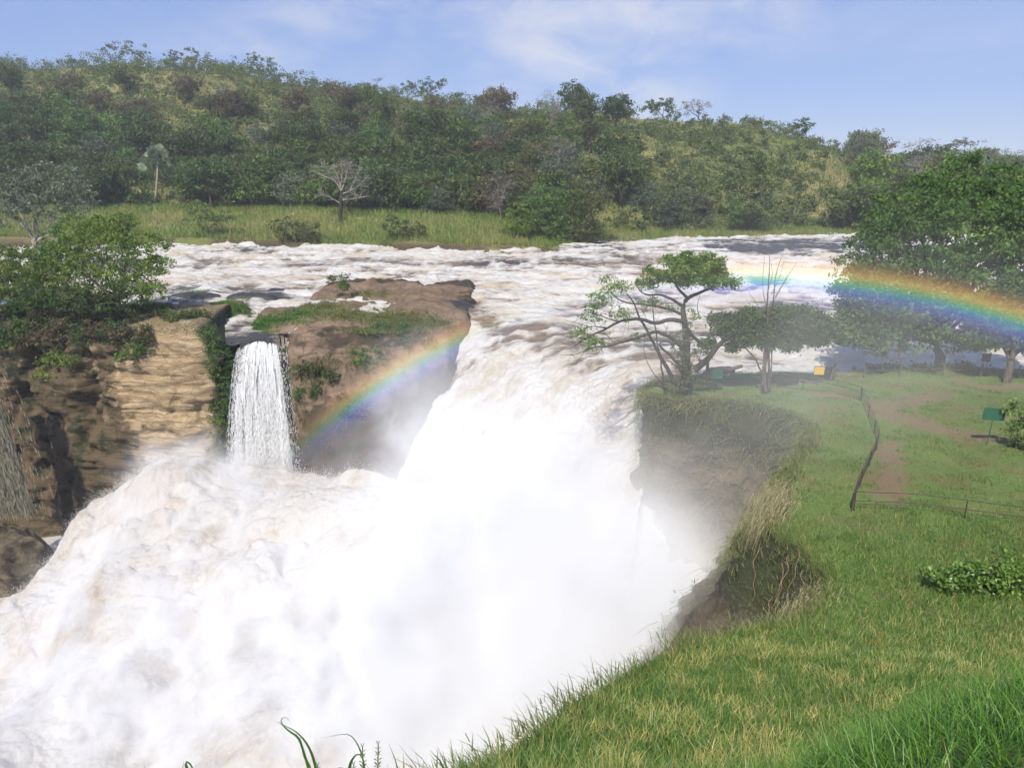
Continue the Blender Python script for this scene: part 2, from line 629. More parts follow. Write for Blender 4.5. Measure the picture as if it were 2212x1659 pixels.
def build_ground():
    pts, bd = [], [Vector(p) for p in LAWN]
    for (x0, x1, y0, y1, st) in ((-6, 8, -2, 9, .22), (-4, 40, 9, 32, .45), (6, 60, 32, 68, .6), (8, 94, -13, 9, 3), (40, 94, 9, 68, 2.5)):
        xs, ys = np.meshgrid(np.arange(x0, x1, st), np.arange(y0, y1, st))
        xs = xs + RNG.uniform(-.2, .2, xs.shape) * st
        ys = ys + RNG.uniform(-.2, .2, ys.shape) * st
        k = inpoly(xs, ys, LAWN)
        xs, ys = xs[k], ys[k]
        k = polydist(xs, ys, np.concatenate([EDGE[::2], BANKLINE])) > st * .4
        pts += list(zip(xs[k], ys[k]))
    n = len(bd)
    allp = bd + [Vector(p) for p in pts]
    v2, _, f, _, _, _ = delaunay_2d_cdt(allp, [(i, (i + 1) % n) for i in range(n)], [], 1, 1e-5)
    v = np.array([(p.x, p.y) for p in v2])
    f = np.array([t for t in f if len(t) == 3])
    z = ztop(v[:, 0], v[:, 1])
    # worn red-earth path: from the rail corner across to the right, and along the rail
    def path(pp, w):
        return 1.15 - polydist(v[:, 0], v[:, 1], np.array([(G(*q).x, G(*q).y) for q in pp])) / w
    d = np.maximum.reduce([path([(1905, 890), (1960, 905), (2030, 925), (2130, 948), (2230, 960)], 2.0), path([(1900, 885), (1960, 868), (2030, 850)], 1.9),
                           path([(1915, 1100), (1920, 1050), (1925, 1000), (1915, 960)], 1.3), path([(2080, 822), (2160, 838), (2230, 832)], 1.5),
                           path([(1760, 850), (1840, 858)], 1.2)])
    o = mesh('ground', np.c_[v, z], f, M['ground'], smooth=True, attrs={'dirt': np.clip(d, 0, 1)})
    return kind(o, 'structure', 'grassy viewpoint ground above the gorge with a worn red earth path')


build_ground()


def skirt(pts, ztop_arr, slope, depth, name, mt, amp=1.2, seed=0., side=-1, rows=64):
    """cliff face hanging from an edge line, leaning out into the gorge as it goes down"""
    T = np.gradient(pts, axis=0)
    k = 9
    ker = np.ones(2 * k + 1) / (2 * k + 1)
    T = np.stack([np.convolve(np.pad(T[:, i], k, 'edge'), ker, 'valid') for i in (0, 1)], 1)
    T /= np.linalg.norm(T, axis=1)[:, None]
    N = np.stack([T[:, 1], -T[:, 0]], 1) * side
    q = np.linspace(0, 1, rows) ** 1.35 * depth
    off = slope[:, None] * q[None]
    X = pts[:, 0:1] + N[:, 0:1] * off
    Y = pts[:, 1:2] + N[:, 1:2] * off
    Z = ztop_arr[:, None] - q[None]
    P = V3(X, Y, Z)
    w = sstep(q, 0.0, 2.0)[None, :]
    d = (fbm(P * np.array([.28, .28, .42]) + seed, 5, .55) - .5) * 2 * amp + (fbm(P * np.array([.9, .9, 2.2]) + seed, 4, .55, True) - .6) * amp * .7
    P[..., 0] += N[:, 0:1] * d * w
    P[..., 1] += N[:, 1:2] * d * w
    moss = np.clip(1.1 - q[None] / 6.0 + 0 * X, 0, 1) * .9
    wet_shade = np.clip(q[None] / 26.0 + 0 * X, 0, .45)
    return mesh(name, P.reshape(-1, 3), grid_faces(*X.shape), mt, smooth=True, attrs={'moss': moss, 'wet_shade': wet_shade})


zt = ztop(EDGE[:, 0], EDGE[:, 1])
sl = np.interp(EDGE[:, 1], [-10, 10, 16, 20, 25, 31, 38, 46, 49, 52, 60], [.05, .12, .2, .3, .5, .55, .5, .42, .3, .07, .04])
sl = sl * sstep(np.arange(len(EDGE))[::-1], 0, 16)
o = skirt(EDGE, zt - .02, sl, 30.0, 'bank_cliff', M['bank_cliff'], 1.5)
kind(o, 'structure', 'dark earth cliff of the near bank under hanging grass')

# ------------------------------------------------------------------ river, rapids and the main chute
HUMPS = [(410, 617, 75, 11, 97, 1.), (595, 596, 32, 6, 100, 1.), (560, 615, 70, 10, 99, 1.), (945, 648, 95, 17, 90, 1.3), (820, 545, 110, 9, 130, .5),
         (700, 560, 90, 8, 125, .4), (430, 598, 40, 8, 99, .7), (1720, 525, 220, 14, 150, .9), (1650, 560, 120, 8, 110, .5), (1700, 812, 200, 12, 61.0, .7), (1600, 770, 160, 6, 66, .35),
         (480, 705, 60, 16, 82, .6), (530, 740, 60, 20, 79, 1.25), (1740, 640, 90, 26, 90, .5), (1400, 590, 120, 12, 120, .5), (1250, 575, 150, 8, 128, .5), (1100, 565, 140, 7, 130, .4), (2100, 800, 160, 9, 62, .5)]
LIP = np.array([(-5.5, 86.0), (0, 79.0), (6, 71.0), (11.5, 62.0), (14.5, 55.0), (18, 48), (22, 36)])
ys = [43.0]
while ys[-1] < 205:
    ys.append(ys[-1] + max(.17, ys[-1] ** 2 * .000028))
ys = np.array(ys)
th = np.tan(np.linspace(R(-42), R(44), 640))
YY, TT = np.meshgrid(ys, th, indexing='ij')
XX = YY * TT


def zriver(x, y):
    z = np.interp(y, [50, 62, 80, 100, 150, 200], [-1.0, -.85, -.7, .45, 3.0, 4.4])
    z = z - 1.1 * sstep(x, -20, -30) * sstep(y, 96, 80)
    return z


FLOWD = np.array([-.80, -.60])
sgn = np.full(XX.shape, -1e9)
for a, b in zip(LIP[:-1], LIP[1:]):
    d = b - a
    L = np.hypot(*d)
    nrm = np.array([-d[1], d[0]]) / L * -1.0          # pointing to the camera-left side
    if nrm @ FLOWD < 0:
        nrm = -nrm
    t = ((XX - a[0]) * d[0] + (YY - a[1]) * d[1]) / L ** 2
    s_ = (XX - a[0]) * nrm[0] + (YY - a[1]) * nrm[1]
    w = np.exp(-np.clip(np.abs(t - .5) - .5, 0, None) * L / 2.0)
    sgn = np.maximum(sgn, np.where(w > .02, s_, -1e9))
S = np.clip(sgn, -60, 60)
Zr = zriver(XX, YY)
drop = np.interp(S, [-8, -3, 0, 4, 8, 12, 16, 22, 30, 60], [0, -.15, -.7, -3.0, -7.0, -11.5, -16.5, -22.5, -27, -30])
dropm = np.clip(drop / -3.0, 0, 1)
Zr = Zr + drop
Pn = V3(XX / 7.5, YY / 3.6, 1.7)
wv1 = fbm(Pn, 4, .55, True)
wv2 = fbm(V3(XX / 2.6, YY / 1.7, 4.4), 4, .6, True)
wv3 = fbm(V3(XX / 16., YY / 9., 9.4), 3, .5)
amp = np.interp(YY, [50, 75, 100, 150, 200], [.8, .8, .95, 1.2, 1.0])
calm = np.zeros_like(XX)
dull = np.zeros_like(XX)
for (u, v, ru, rv, yh, st_) in HUMPS:
    c = W(u, v, yh)
    rx = ru * px(yh)
    ry = rv * px(yh) / (CAM_H / math.hypot(yh, CAM_H)) * 1.0
    g = np.exp(-(((XX - c.x) / rx) ** 2 + ((YY - c.y) / ry) ** 2) ** 1.5)
    calm = np.maximum(calm, g * min(1, st_))
    dull = np.maximum(dull, g * st_)
Zr = Zr + amp * ((wv1 - .62) * 1.9 + (wv2 - .6) * .75) * (1 - .55 * calm) * (1 + .25 * dropm) + calm * .35
Zr = Zr + (fbm(V3(XX / 1.3, YY / 1.1, Zr / 1.3), 4, .6, True) - .6) * 1.1 * dropm
foam = .47 + (wv1 - .62) * 1.9 + (wv2 - .6) * 1.5 + (wv3 - .5) * 1.3 - .75 * dull + .75 * dropm
foam = foam + .45 * sstep(XX, 14, 20) * sstep(YY, 82, 72)
# clean brown glassy tongues where the water tips over the lip
foam = foam - .22 * np.exp(-((S + 2.5) / 4.5) ** 2) * sstep(fbm(V3(XX / 5, YY / 9, 2.2), 3), .42, .6)
tint = .55 + (wv3 - .5) * 1.6 + .5 * np.exp(-((S + 1) / 9.0) ** 2) - .65 * dull + .3 * dropm + .25 * sstep(YY, 95, 120) * sstep(YY, 150, 128)
tint = tint - .5 * sstep(XX, 20, 50) * sstep(YY, 130, 150)
RIVER_POLY = [(-200, 205), (-200, 96), (-75, 96), (-40, 92), (-33.0, 84), (-30.2, 77.6), (-23.6, 77.6), (-23.0, 82), (-14, 85), (-7.5, 84), (-6.0, 79.5),
              (-13, 70), (-20, 58), (-20, 44), (7.5, 44), (10.2, 52.8), (10.6, 56.0), (14, 57.2), (22, 59.4), (37, 60.6), (52, 60.6), (100, 66), (200, 90), (220, 205)]
inside = inpoly(XX, YY, RIVER_POLY)
fc = grid_faces(*XX.shape)
fc = fc[inside.ravel()[fc].all(1)]
vv, ff, at = compact(V3(XX, YY, Zr).reshape(-1, 3), fc, {'foam': foam, 'tint': np.clip(tint, 0, 1)})
kind(mesh('river', vv, ff, M['river'], smooth=True, attrs=at), 'structure', 'white and brown rapids pouring into the gorge')


# ------------------------------------------------------------------ rock shelf between the two falls
SHELF_EDGE = np.array([(-30, 79.5), (-23.6, 77.2), (-21.0, 75.9), (-17, 76.2), (-11, 78.4), (-7.0, 80.6), (-4.8, 84.5), (-5.0, 92)])
xs, yv = np.arange(-41, -2.5, .22), np.arange(60, 108, .22)
SX, SY = np.meshgrid(xs, yv)


def shelf_z(x, y):
    top = np.interp(y, [70, 75, 80, 86, 92, 98, 104, 110], [-3.4, -2.6, -1.2, .45, .75, 1.25, 1.55, -.6])
    top = top + .55 * np.exp(-(((x + 9.5) / 2.6) ** 2 + ((y - 88.5) / 3.0) ** 2)) + .7 * np.exp(-(((x + 19) / 6.0) ** 2 + ((y - 103) / 3.0) ** 2))
    top = top - .55 * np.exp(-((y - 95.5 - .12 * x - 2) / 1.3) ** 2) * sstep(x, -12, -20)
    top = top + (fbm(V3(x / 5.5, y / 5.5, 2.0), 4) - .5) * 2.0 + (fbm(V3(x / 1.1, y / 1.1, 5.0), 4, .55, True) - .6) * .25
    # sides: left towards the small fall, right towards the chute, back towards the river
    rim = np.minimum.reduce([(x + np.interp(y, [74, 79, 83, 86, 90, 100], [24.6, 25.5, 29.5, 29.5, 27.5, 26.0])), (-4.8 - (y < 90) * 0 - x) * 1.0, (107.5 - .1 * np.abs(x + 18) - y)])
    top = top + (fbm(V3(x / 2.0, y / 2.4, 11.), 3, .5, True) - .6) * .75
    top = top - 3.2 * sstep(rim + (fbm(V3(x / 3., y / 3., 8.), 3) - .5) * 2.5, 1.2, -1.6)
    top = top + 3.5 * np.exp(-(((x + 34.8) / 4.2) ** 2 + ((y - 90.5) / 2.3) ** 2) ** 2) * sstep(x, -28, -31)
    # near face
    ex = np.interp(x, SHELF_EDGE[:6, 0], SHELF_EDGE[:6, 1])
    ex = np.where(x > -7.0, np.interp(x, [-7.0, -4.8, -3], [80.6, 84.5, 90]), ex)
    ex = ex + (fbm(V3(x / 2.5, 0, 1.), 3) - .5) * 1.6
    s = np.clip(ex - y, 0, None)
    n = (fbm(V3(x / 2.2, y / 1.5, 3.), 4, .55, True) - .6) * 1.6
    return top - np.where(s > 0, s * np.interp(x, [-24, -20.5, -15], [7, 3.2, 1.7]) + np.minimum(s, 2.5) * .6 + n * sstep(s, 0, 3), 0), s


SZ, SS = shelf_z(SX, SY)
keep = (SZ > -25) & ~((SX < np.interp(SY, [60, 74, 76, 80, 86], [-22.4, -22.8, -23.4, -24.4, -40])))
fc = grid_faces(*SX.shape)
fc = fc[keep.ravel()[fc].all(1)]
wet_shade = np.clip(.95 * sstep(SS, .3, 2.0) + .45 * sstep(SX, -8.6, -6.6) * (SS <= 0) * sstep(SY, 84, 87) + .8 * sstep(SY, 100.5, 103.5) + sstep(zriver(SX, SY) + .75 - SZ, 0, .6) * .5 * (SS <= 0), 0, 1)
vv, ff, at = compact(V3(SX, SY, SZ).reshape(-1, 3), fc, {'wet_shade': wet_shade, 'moss': np.clip(.36 * sstep(SS, 0, 2) + .42 * sstep(SY, 80, 86) * sstep(SY, 101, 97), 0, 1)})
kind(mesh('rock_shelf', vv, ff, M['shelf'], smooth=True, attrs=at), 'structure', 'reddish rock shelf between the small fall and the main chute')

# ------------------------------------------------------------------ left cliff
LXY = np.array([(-78, 70), (-66, 76.5), (-57, 79.5), (-50, 79.2), (-44, 77.6), (-39.5, 76.6), (-35.5, 76.0), (-33.2, 75.9), (-32.0, 76.6),
                (-31.2, 78.0), (-30.6, 79.4), (-28, 80.0), (-25, 79.8), (-22.6, 78.5)])
LXY = resample(smooth_poly(LXY, 2), .22)
LT = np.interp(LXY[:, 0], [-78, -60, -50, -40, -34, -32.2, -30.4, -22], [.3, -.1, -.2, .1, .45, .2, -2.1, -2.4])
T = np.gradient(LXY, axis=0)
T /= np.linalg.norm(T, axis=1)[:, None]
LN = np.stack([T[:, 1], -T[:, 0]], 1)
back = np.array([22, 16, 11, 7.5, 5, 3.2, 2, 1.1, .5])
zz = np.concatenate([np.zeros(len(back)), np.linspace(0, 1, 120) ** 1.05 * 26])
X = np.concatenate([LXY[:, 0:1] - LN[:, 0:1] * back[None] * .25, LXY[:, 0:1] + 0 * zz[None, len(back):]], 1)
Y = np.concatenate([LXY[:, 1:2] + np.abs(LN[:, 1:2]) * 0 + back[None] * sstep(LXY[:, 0:1], -22, -33) + back[None] * .12, LXY[:, 1:2] + 0 * zz[None, len(back):]], 1)
Zc = LT[:, None] - zz[None]
Zc[:, :len(back)] += (.25 * np.sqrt(back)[None] + (fbm(V3(X[:, :len(back)] / 3, Y[:, :len(back)] / 3, 0), 3) - .5) * .9) * sstep(LXY[:, 0:1], -30, -34) - .25 * sstep(LXY[:, 0:1], -34, -30) - 2.2 * sstep(back, 12, 22)[None]
P = V3(X, Y, Zc)
lean = np.interp(zz, [0, 2, 5, 12, 18, 26], [0, .35, .3, .9, 1.8, 2.6])[None]
ledges = (fbm(P * np.array([.16, .16, 1.6]) + 3.3, 5, .62) - .5) * 1.1 + (fbm(P * np.array([.22, .22, .3]), 4) - .5) * 3.2 + (fbm(P * np.array([.6, .6, 4.2]), 4, .6, True) - .6) * .35 + (fbm(P * np.array([.45, .45, .5]) + 9, 3, .5, True) - .6) * .9


def blocks(p, sx, sz, k):
    row = np.floor(p[..., 2] / sz + .7 * fbm(p * .3, 2))
    colm = np.floor(p[..., 0] / sx + _h(row.astype(np.int64), 0 * row.astype(np.int64) + k, 0 * row.astype(np.int64)) * 7 + 1.2 * fbm(p * .5 + k, 2))
    return _h(colm.astype(np.int64), row.astype(np.int64), 0 * row.astype(np.int64) + k) - .5


ledges = ledges * .75 + blocks(P, 3.4, .62, 1) * .26 + blocks(P, 1.7, .27, 2) * .20 + np.clip(fbm(P * np.array([.35, .35, .25]) + 31, 3) - .56, 0, 1) * -7
face = sstep(zz, 0, 1.5)[None]
dd = (ledges + lean) * face
P[..., 0] += LN[:, 0:1] * dd
P[..., 1] += LN[:, 1:2] * dd
Xa = LXY[:, 0:1] + 0 * zz[None]
wet_shade = np.clip(sstep(Xa, -34.5, -47.0) * .72 + sstep(zz[None] + 0 * Xa, 5, 12) * sstep(Xa, -34, -40) * .25 + sstep(Xa, -32.6, -31.4) * .6 + sstep(zz[None] + 0 * Xa, 13, 20) * .35, 0, .95)  # bush and cliff shade painted over the left part, spray damp elsewhere
moss = np.clip((1 - sstep(zz[None] + 0 * Xa, 0, 1.2)) * .5 + sstep(Xa, -33.0, -31.8) * .25, 0, 1)
kind(mesh('cliff', P.reshape(-1, 3), grid_faces(*X.shape), M['cliff'], smooth=True, attrs={'wet_shade': wet_shade, 'moss': moss}), 'structure',
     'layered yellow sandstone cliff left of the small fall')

# low dark rock at the far left of the gorge floor
t_ = np.linspace(0, 1, 60)
a_ = np.linspace(0, 2 * np.pi, 90)
AA, TT2 = np.meshgrid(a_, t_)
c = W(-60, 1170, 68)
X = c.x + np.cos(AA) * 7.6 * np.sin(TT2 * np.pi * .5)
Y = c.y + np.sin(AA) * 4.2 * np.sin(TT2 * np.pi * .5)
Zk = -24 + 6.0 * np.cos(TT2 * np.pi * .5) ** .6
nn = (fbm(V3(X / 2.5, Y / 2.5, Zk / 2.5), 5, .55, True) - .5) * 2.0
kind(mesh('boulder', V3(X + nn * .6, Y - nn * .6, Zk + nn).reshape(-1, 3), grid_faces(*X.shape), M['bank_cliff'], smooth=True, attrs={'wet_shade': np.full(X.size, .45), 'moss': np.zeros(X.size)}),
     'structure', 'dark wetted rock rising from the white water at the left')

# ------------------------------------------------------------------ far bank and hill
UB = np.array([-900, 0, 350, 700, 1050, 1180, 1300, 1600, 1880, 2300, 3200])
YB = np.array([150, 148, 150, 147, 141, 143, 156, 164, 170, 168, 165])
UC = np.array([-900, -200, 0, 140, 270, 400, 500, 600, 760, 900, 1000, 1150, 1300, 1450, 1600, 1700, 1780, 1830, 1900, 2300, 3200])
VC = np.array([190, 128, 122, 150, 142, 146, 150, 172, 205, 218, 226, 238, 250, 262, 272, 285, 308, 338, 352, 352, 340])
DC = np.array([340, 340, 335, 330, 325, 322, 320, 318, 312, 305, 300, 290, 285, 280, 275, 272, 272, 300, 390, 400, 400])
KX = (CP + 15 * SP / 220.0)


def hill_parts(x, y):
    u = CU + F * x / (y * CP + 3)
    yb = np.interp(u, UB, YB) + (fbm(V3(x / 9., 0, 4.), 3) - .5) * 5
    dc = np.interp(u, UC, DC)
    ang = np.arctan((CV - np.interp(u, UC, VC)) / F) - PITCH
    zc = CAM_H + dc * np.tan(ang)
    return u, yb, dc, zc


def zhill(x, y):
    u, yb, dc, zc = hill_parts(x, y)
    zb = np.interp(y, [100, 150, 200], [1.0, 3.0, 4.4])
    s = y - yb
    bluff = np.interp(u, [-200, 350, 1050, 1150, 1350, 1600, 1900], [6.3, 6.3, 5.4, 3.5, 2.5, 3.0, 2.0])
    z = zb - 1.2 + (bluff + 1.0) * (sstep(s, -1.5, 3) * .38 + sstep(s, 2, 20) * .62)
    flat = np.interp(u, [0, 900, 1200, 1400, 1900], [24, 26, 14, 8, 8])
    t = np.clip((s - flat) / (dc - yb - flat), 0, None)
    base = zb - .2 + bluff
    rise = np.where(t < 1, .25 * t + .75 * sstep(t, -.12, 1.05) - .75 * sstep(0, -.12, 1.05), 1 - .25 * (t - 1) ** 1.0)
    z = np.where(s > flat, z + (zc - base) * np.clip(rise, -.6, 1.05), z)
    z = z + (fbm(V3(x / 26., y / 26., 1.), 4) - .5) * 9 * sstep(t, .02, .3) + (fbm(V3(x / 5., y / 5., 6.), 3) - .5) * 1.0 * sstep(s, 0, 6)
    return z


yg = [132.0]
while yg[-1] < 2000:
    yg.append(yg[-1] * (1.0055 if yg[-1] < 430 else 1.06))
YG, TG = np.meshgrid(np.array(yg), np.tan(np.linspace(R(-52), R(54), 420)), indexing='ij')
XG = YG * TG
ZG = zhill(XG, YG)
ZG = np.where(YG > 520, np.maximum(ZG, -20), ZG)
u_, yb_, _, _ = hill_parts(XG, YG)
bank = (1 - sstep(YG - yb_, 1.0, 4.0)) * sstep(fbm(V3(XG / 3, YG / 3, 3.), 3), .3, .5)
kind(mesh('hill', V3(XG, YG, ZG).reshape(-1, 3), grid_faces(*XG.shape), M['hill'], smooth=True, attrs={'bank': bank}), 'structure', 'dry wooded hill rising beyond the river')

# ------------------------------------------------------------------ boiling water on the gorge floor
yq = [28.0]
while yq[-1] < 83:
    yq.append(yq[-1] + max(.13, yq[-1] ** 2 * .000042))
YQ, TQ = np.meshgrid(np.array(yq), np.tan(np.linspace(R(-44), R(26), 620)), indexing='ij')
XQ = YQ * TQ
CTRL = [(-100, 1420, 58), (0, 1300, 60), (30, 1250, 61.5), (90, 1215, 64), (150, 1130, 68), (190, 1075, 70), (260, 1030, 70.5), (350, 985, 70.5), (430, 995, 71), (500, 1015, 72),
        (580, 1015, 72), (700, 1025, 70), (800, 1040, 68), (950, 1010, 64), (1060, 960, 63), (1200, 930, 60), (1330, 960, 55), (300, 1200, 58), (600, 1200, 56), (900, 1150, 54), (1150, 1150, 52),
        (300, 1450, 48), (700, 1450, 46), (1100, 1400, 45), (0, 1500, 50), (1350, 1250, 47), (1500, 1420, 42), (300, 1640, 42), (900, 1640, 40), (1250, 1560, 38)]
cp_ = np.array([tuple(W(*q)) for q in CTRL])
num = np.zeros_like(XQ)
den = np.zeros_like(XQ) + 1e-9
for p in cp_:
    w = 1 / (((XQ - p[0]) ** 2 + (YQ - p[1]) ** 2) + 6.0) ** 1.6
    num += w * p[2]
    den += w
ZQ = num / den
# falls away behind the crest line of the spray so that the cliffs stand clear behind it
crest = np.interp(CU + F * XQ / (YQ * CP + 6), [-100, 0, 90, 150, 190, 350, 500, 600, 800, 1000, 1200, 1340], [58, 60.5, 64.5, 68.5, 70.5, 71, 72.5, 72.5, 69, 66, 63, 58])
ZQ = ZQ - np.clip(YQ - crest - .6, 0, None) * 1.1
Pb = V3(XQ / 5.2, YQ / 5.2, ZQ / 5.2)
b1 = 1 - np.abs(2 * fbm(Pb, 2, .4) - 1)
def sq(p):
    return np.sqrt(np.sqrt((2 * vnoise(p) - 1) ** 2 + .03))


Pw = Pb + (np.stack([fbm(Pb * 1.3 + 3, 3), fbm(Pb * 1.3 + 13, 3), fbm(Pb * 1.3 + 23, 3)], -1) - .5) * 1.1
bl = 1.15 * sq(Pw * .75 + 5) + .42 * sq(Pw * 1.9 + 9) + .12 * sq(Pw * 4.3 + 2)
ZQ = ZQ + (bl - 1.15) * np.interp(XQ, [-40, -12, 0], [2.3, 2.0, 1.1]) + (fbm(V3(XQ / .6, YQ / .6, ZQ / .6), 4, .65) - .5) * .45
ZQ = np.maximum(ZQ, -23.5)
tint = np.clip(np.interp(XQ, [-40, -10, -2], [1, .9, 0]), 0, 1)
kind(mesh('gorge_water', V3(XQ, YQ, ZQ).reshape(-1, 3), grid_faces(*XQ.shape), M['foam'], smooth=True, attrs={'tint': tint}), 'structure', 'boiling white water at the foot of the falls')


# ------------------------------------------------------------------ small fall: sheets and strands of broken water
def fall(name, label, top, bot, sag, n_str, mt, lens=(.25, 1.1), wid=(.03, .09), sheet=True, seed=3):
    """top/bot: (x0, x1, y, z) ends; strands and drops follow the arc of the falling water"""
    g = np.random.default_rng(seed)
    x0, x1, y0, z0 = top
    X0, X1, y1, z1 = bot

    def arc(s, t, o):
        xa = x0 + (x1 - x0) * s
        xb = X0 + (X1 - X0) * s
        x = xa + (xb - xa) * np.sqrt(t)
        y = y0 + (y1 - y0) * np.sqrt(t) - o * (.3 + t)
        z = z0 + (z1 - z0) * t + (fbm(V3(s * 5, 0 * s, 4.), 3) - .5) * .7 * (1 - t)
        return V3(x, y, z)
    parts, tint = [], []
    if sheet:
        s, t = np.meshgrid(np.linspace(0, 1, 110), np.linspace(-.04, 1, 150), indexing='ij')
        t = np.clip(t, 0, 1)
        P = arc(s, t, 0)
        col = fbm(V3(s * 14, t * 1.6, 2.), 4, .6, True)
        P[..., 1] -= (col - .6) * 1.3 * sstep(t, 0, .2) + (fbm(V3(s * 40, t * 7, 5.), 3, .6) - .5) * .7
        hole = fbm(V3(s * 17 + .6 * fbm(V3(s * 4, t * 4, 1.)), t * 3.0, 8.), 4, .62) + .10 * np.sin(s * np.pi) - .04 * t
        dark = (hole < .40 + .06 * np.abs(2 * s - 1) ** 3) | ((s < .16) & (t < .26) & (t > .03) & (s + .3 * t > .04))
        f = grid_faces(*s.shape)
        f = f[~dark.ravel()[f].any(1)]
        v, f, a = compact(P.reshape(-1, 3), f, {'tint': (sstep(fbm(V3(s * 5, t * 2, 3.), 3), .45, .62) * sstep(np.abs(s - .32), .3, 0))})
        parts.append((v, f))
        tint.append(a['tint'])
    s = np.clip(np.where(g.random(n_str) < .75, g.random(n_str), g.normal(.62, .42, n_str)), -.04, 1.5)
    keep = fbm(V3(s * 13, g.random(n_str) * 4, 3.), 3) > .44
    s = s[keep]
    n = len(s)
    t = g.random(n) ** .8
    o = np.abs(g.normal(0, .35, n)) * (.3 + t)
    L = g.uniform(*lens, n) / abs(z1 - z0)
    w = g.uniform(*wid, n)
    A, B = arc(s, t, o), arc(s, np.clip(t + L, 0, 1.02), o)
    A[:, 0] += (v_ := g.normal(0, .05, n))
    B[:, 0] += v_
    side = V3(w, w * g.normal(0, .6, n), 0 * w)
    Mid = A * .35 + B * .65
    v = np.stack([A, Mid + side * .5, B, Mid - side * .5], 1).reshape(-1, 3)
    parts.append((v, np.arange(4 * n).reshape(n, 4)))
    tint.append(np.repeat(g.random(n) * .3, 4))
    v, f = join(parts)
    o = mesh(name, v, f, mt, attrs={'tint': np.concatenate(tint)})
    return kind(o, 'structure', label)


fall('waterfall', 'narrow white fall dropping beside the sandstone cliff', (-28.7, -25.3, 78.6, -1.5), (-30.0, -23.1, 74.4, -16.5), 0, 70000, M['fall'], (.06, .40), (.015, .045))
pa, pb = W(-110, 760, 72), W(35, 1108, 70)
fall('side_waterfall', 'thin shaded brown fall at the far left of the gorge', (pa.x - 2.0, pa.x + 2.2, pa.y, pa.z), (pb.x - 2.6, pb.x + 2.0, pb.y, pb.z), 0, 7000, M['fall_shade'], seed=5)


def shelf_hit(u, v):
    """where the view ray of pixel (u, v) meets the rock shelf"""
    u, v = np.broadcast_arrays(np.asarray(u, float), np.asarray(v, float))
    yy = -(v - CV) / F
    dx, dy, dz = (u - CU) / F, CP + yy * SP, -SP + yy * CP
    hit = np.full(u.shape, np.nan)
    for y in np.arange(66, 107, .4):
        k = y / dy
        z = CAM_H + dz * k
        ok = np.isnan(hit) & (shelf_z(dx * k, np.full(u.shape, y))[0] >= z)
        hit[ok] = y
    hit = np.where(np.isnan(hit), 95, hit)
    k = hit / dy
    return np.stack([dx * k, hit, CAM_H + dz * k], -1)


from mathutils.bvhtree import BVHTree


def bvh_of(name):
    me = bpy.data.objects[name].data
    return BVHTree.FromPolygons([v.co for v in me.vertices], [tuple(p.vertices) for p in me.polygons])


CLIFF_T = bvh_of('cliff')


def cliff_hit(u, v, off=.3):
    """point of the left cliff seen at pixel (u, v), moved off metres towards the eye"""
    o = Vector((0, 0, CAM_H))
    d = (W(u, v, 50) - o).normalized()
    h = CLIFF_T.ray_cast(o, d)[0]
    if h is None:
        h = W(u, v, 79)
    return np.array(h - d * off)


# ------------------------------------------------------------------ trees and shrubs
def crown_leaves(blobs, n, size, clump=.42, per=26, droop=.15, aspect=.55, shell=.55, up=.25):
    """blobs: (centre, (rx, ry, rz)); leaves gather in small clumps through each blob's outer volume"""
    vol = np.array([b[1][0] * b[1][1] * b[1][2] for b in blobs]) ** .67
    vol = vol / vol.sum()
    pts, tone = [], []
    for (c, r), w in zip(blobs, vol):
        nn = max(20, int(n * w))
        k = max(4, nn // per)
        d = RNG.normal(size=(k, 3))
        d /= np.linalg.norm(d, axis=1)[:, None]
        rad = np.where(RNG.random(k) < shell, RNG.uniform(.78, 1.05, k), RNG.uniform(.2, .9, k))
        cc = np.asarray(c) + d * rad[:, None] * np.asarray(r)
        ct = RNG.uniform(0, 1, k)
        ck = RNG.uniform(.6, 1.3, k)
        i = RNG.integers(0, k, nn)
        sp = clump * ck[i][:, None] * np.array([1, 1, .6])
        pts.append(cc[i] + RNG.normal(size=(nn, 3)) * sp * .5)
        tone.append(np.clip(.62 * ct[i] + .38 * RNG.random(nn), 0, 1))
    P = np.concatenate(pts)
    v, f = leaf_quads(P, size, droop, aspect, up)
    return v, f, np.repeat(np.concatenate(tone), 4)


def limb_paths(base, tips, r0, wig=.12, bend=.35):
    """trunk and limbs reaching from the base towards the blob centres"""
    base = np.asarray(base, float)
    out_ = []
    fork = base + (np.mean(np.asarray(tips, float), 0) - base) * RNG.uniform(.3, .45)
    fork[:2] = base[:2] + (fork[:2] - base[:2]) * .6
    t = np.linspace(0, 1, 6)[:, None]
    P = base + (fork - base) * t
    P[1:-1] += RNG.normal(size=(4, 3)) * wig * r0 * 3
    P[0, 2] -= .3
    out_.append((P, np.linspace(r0 * 1.25, r0 * .8, 6)))
    for tip in tips:
        tip = np.asarray(tip, float)
        L = np.linalg.norm(tip - fork)
        mid = (fork + tip) / 2 + np.array([0, 0, bend * L * .3]) + RNG.normal(size=3) * L * .08
        t = np.linspace(0, 1, 7)[:, None]
        P = (1 - t) ** 2 * fork + 2 * t * (1 - t) * mid + t ** 2 * tip
        P[1:-1] += RNG.normal(size=(5, 3)) * L * .02
        out_.append((P, np.linspace(r0 * .62, r0 * .12, 7)))
        for _ in range(2):
            k = RNG.integers(2, 6)
            q = P[k] + RNG.normal(size=3) * min(L * .2, .8) + np.array([0, 0, L * .1])
            out_.append((np.linspace(P[k], q, 4), np.linspace(r0 * .25, r0 * .06, 4)))
    return out_


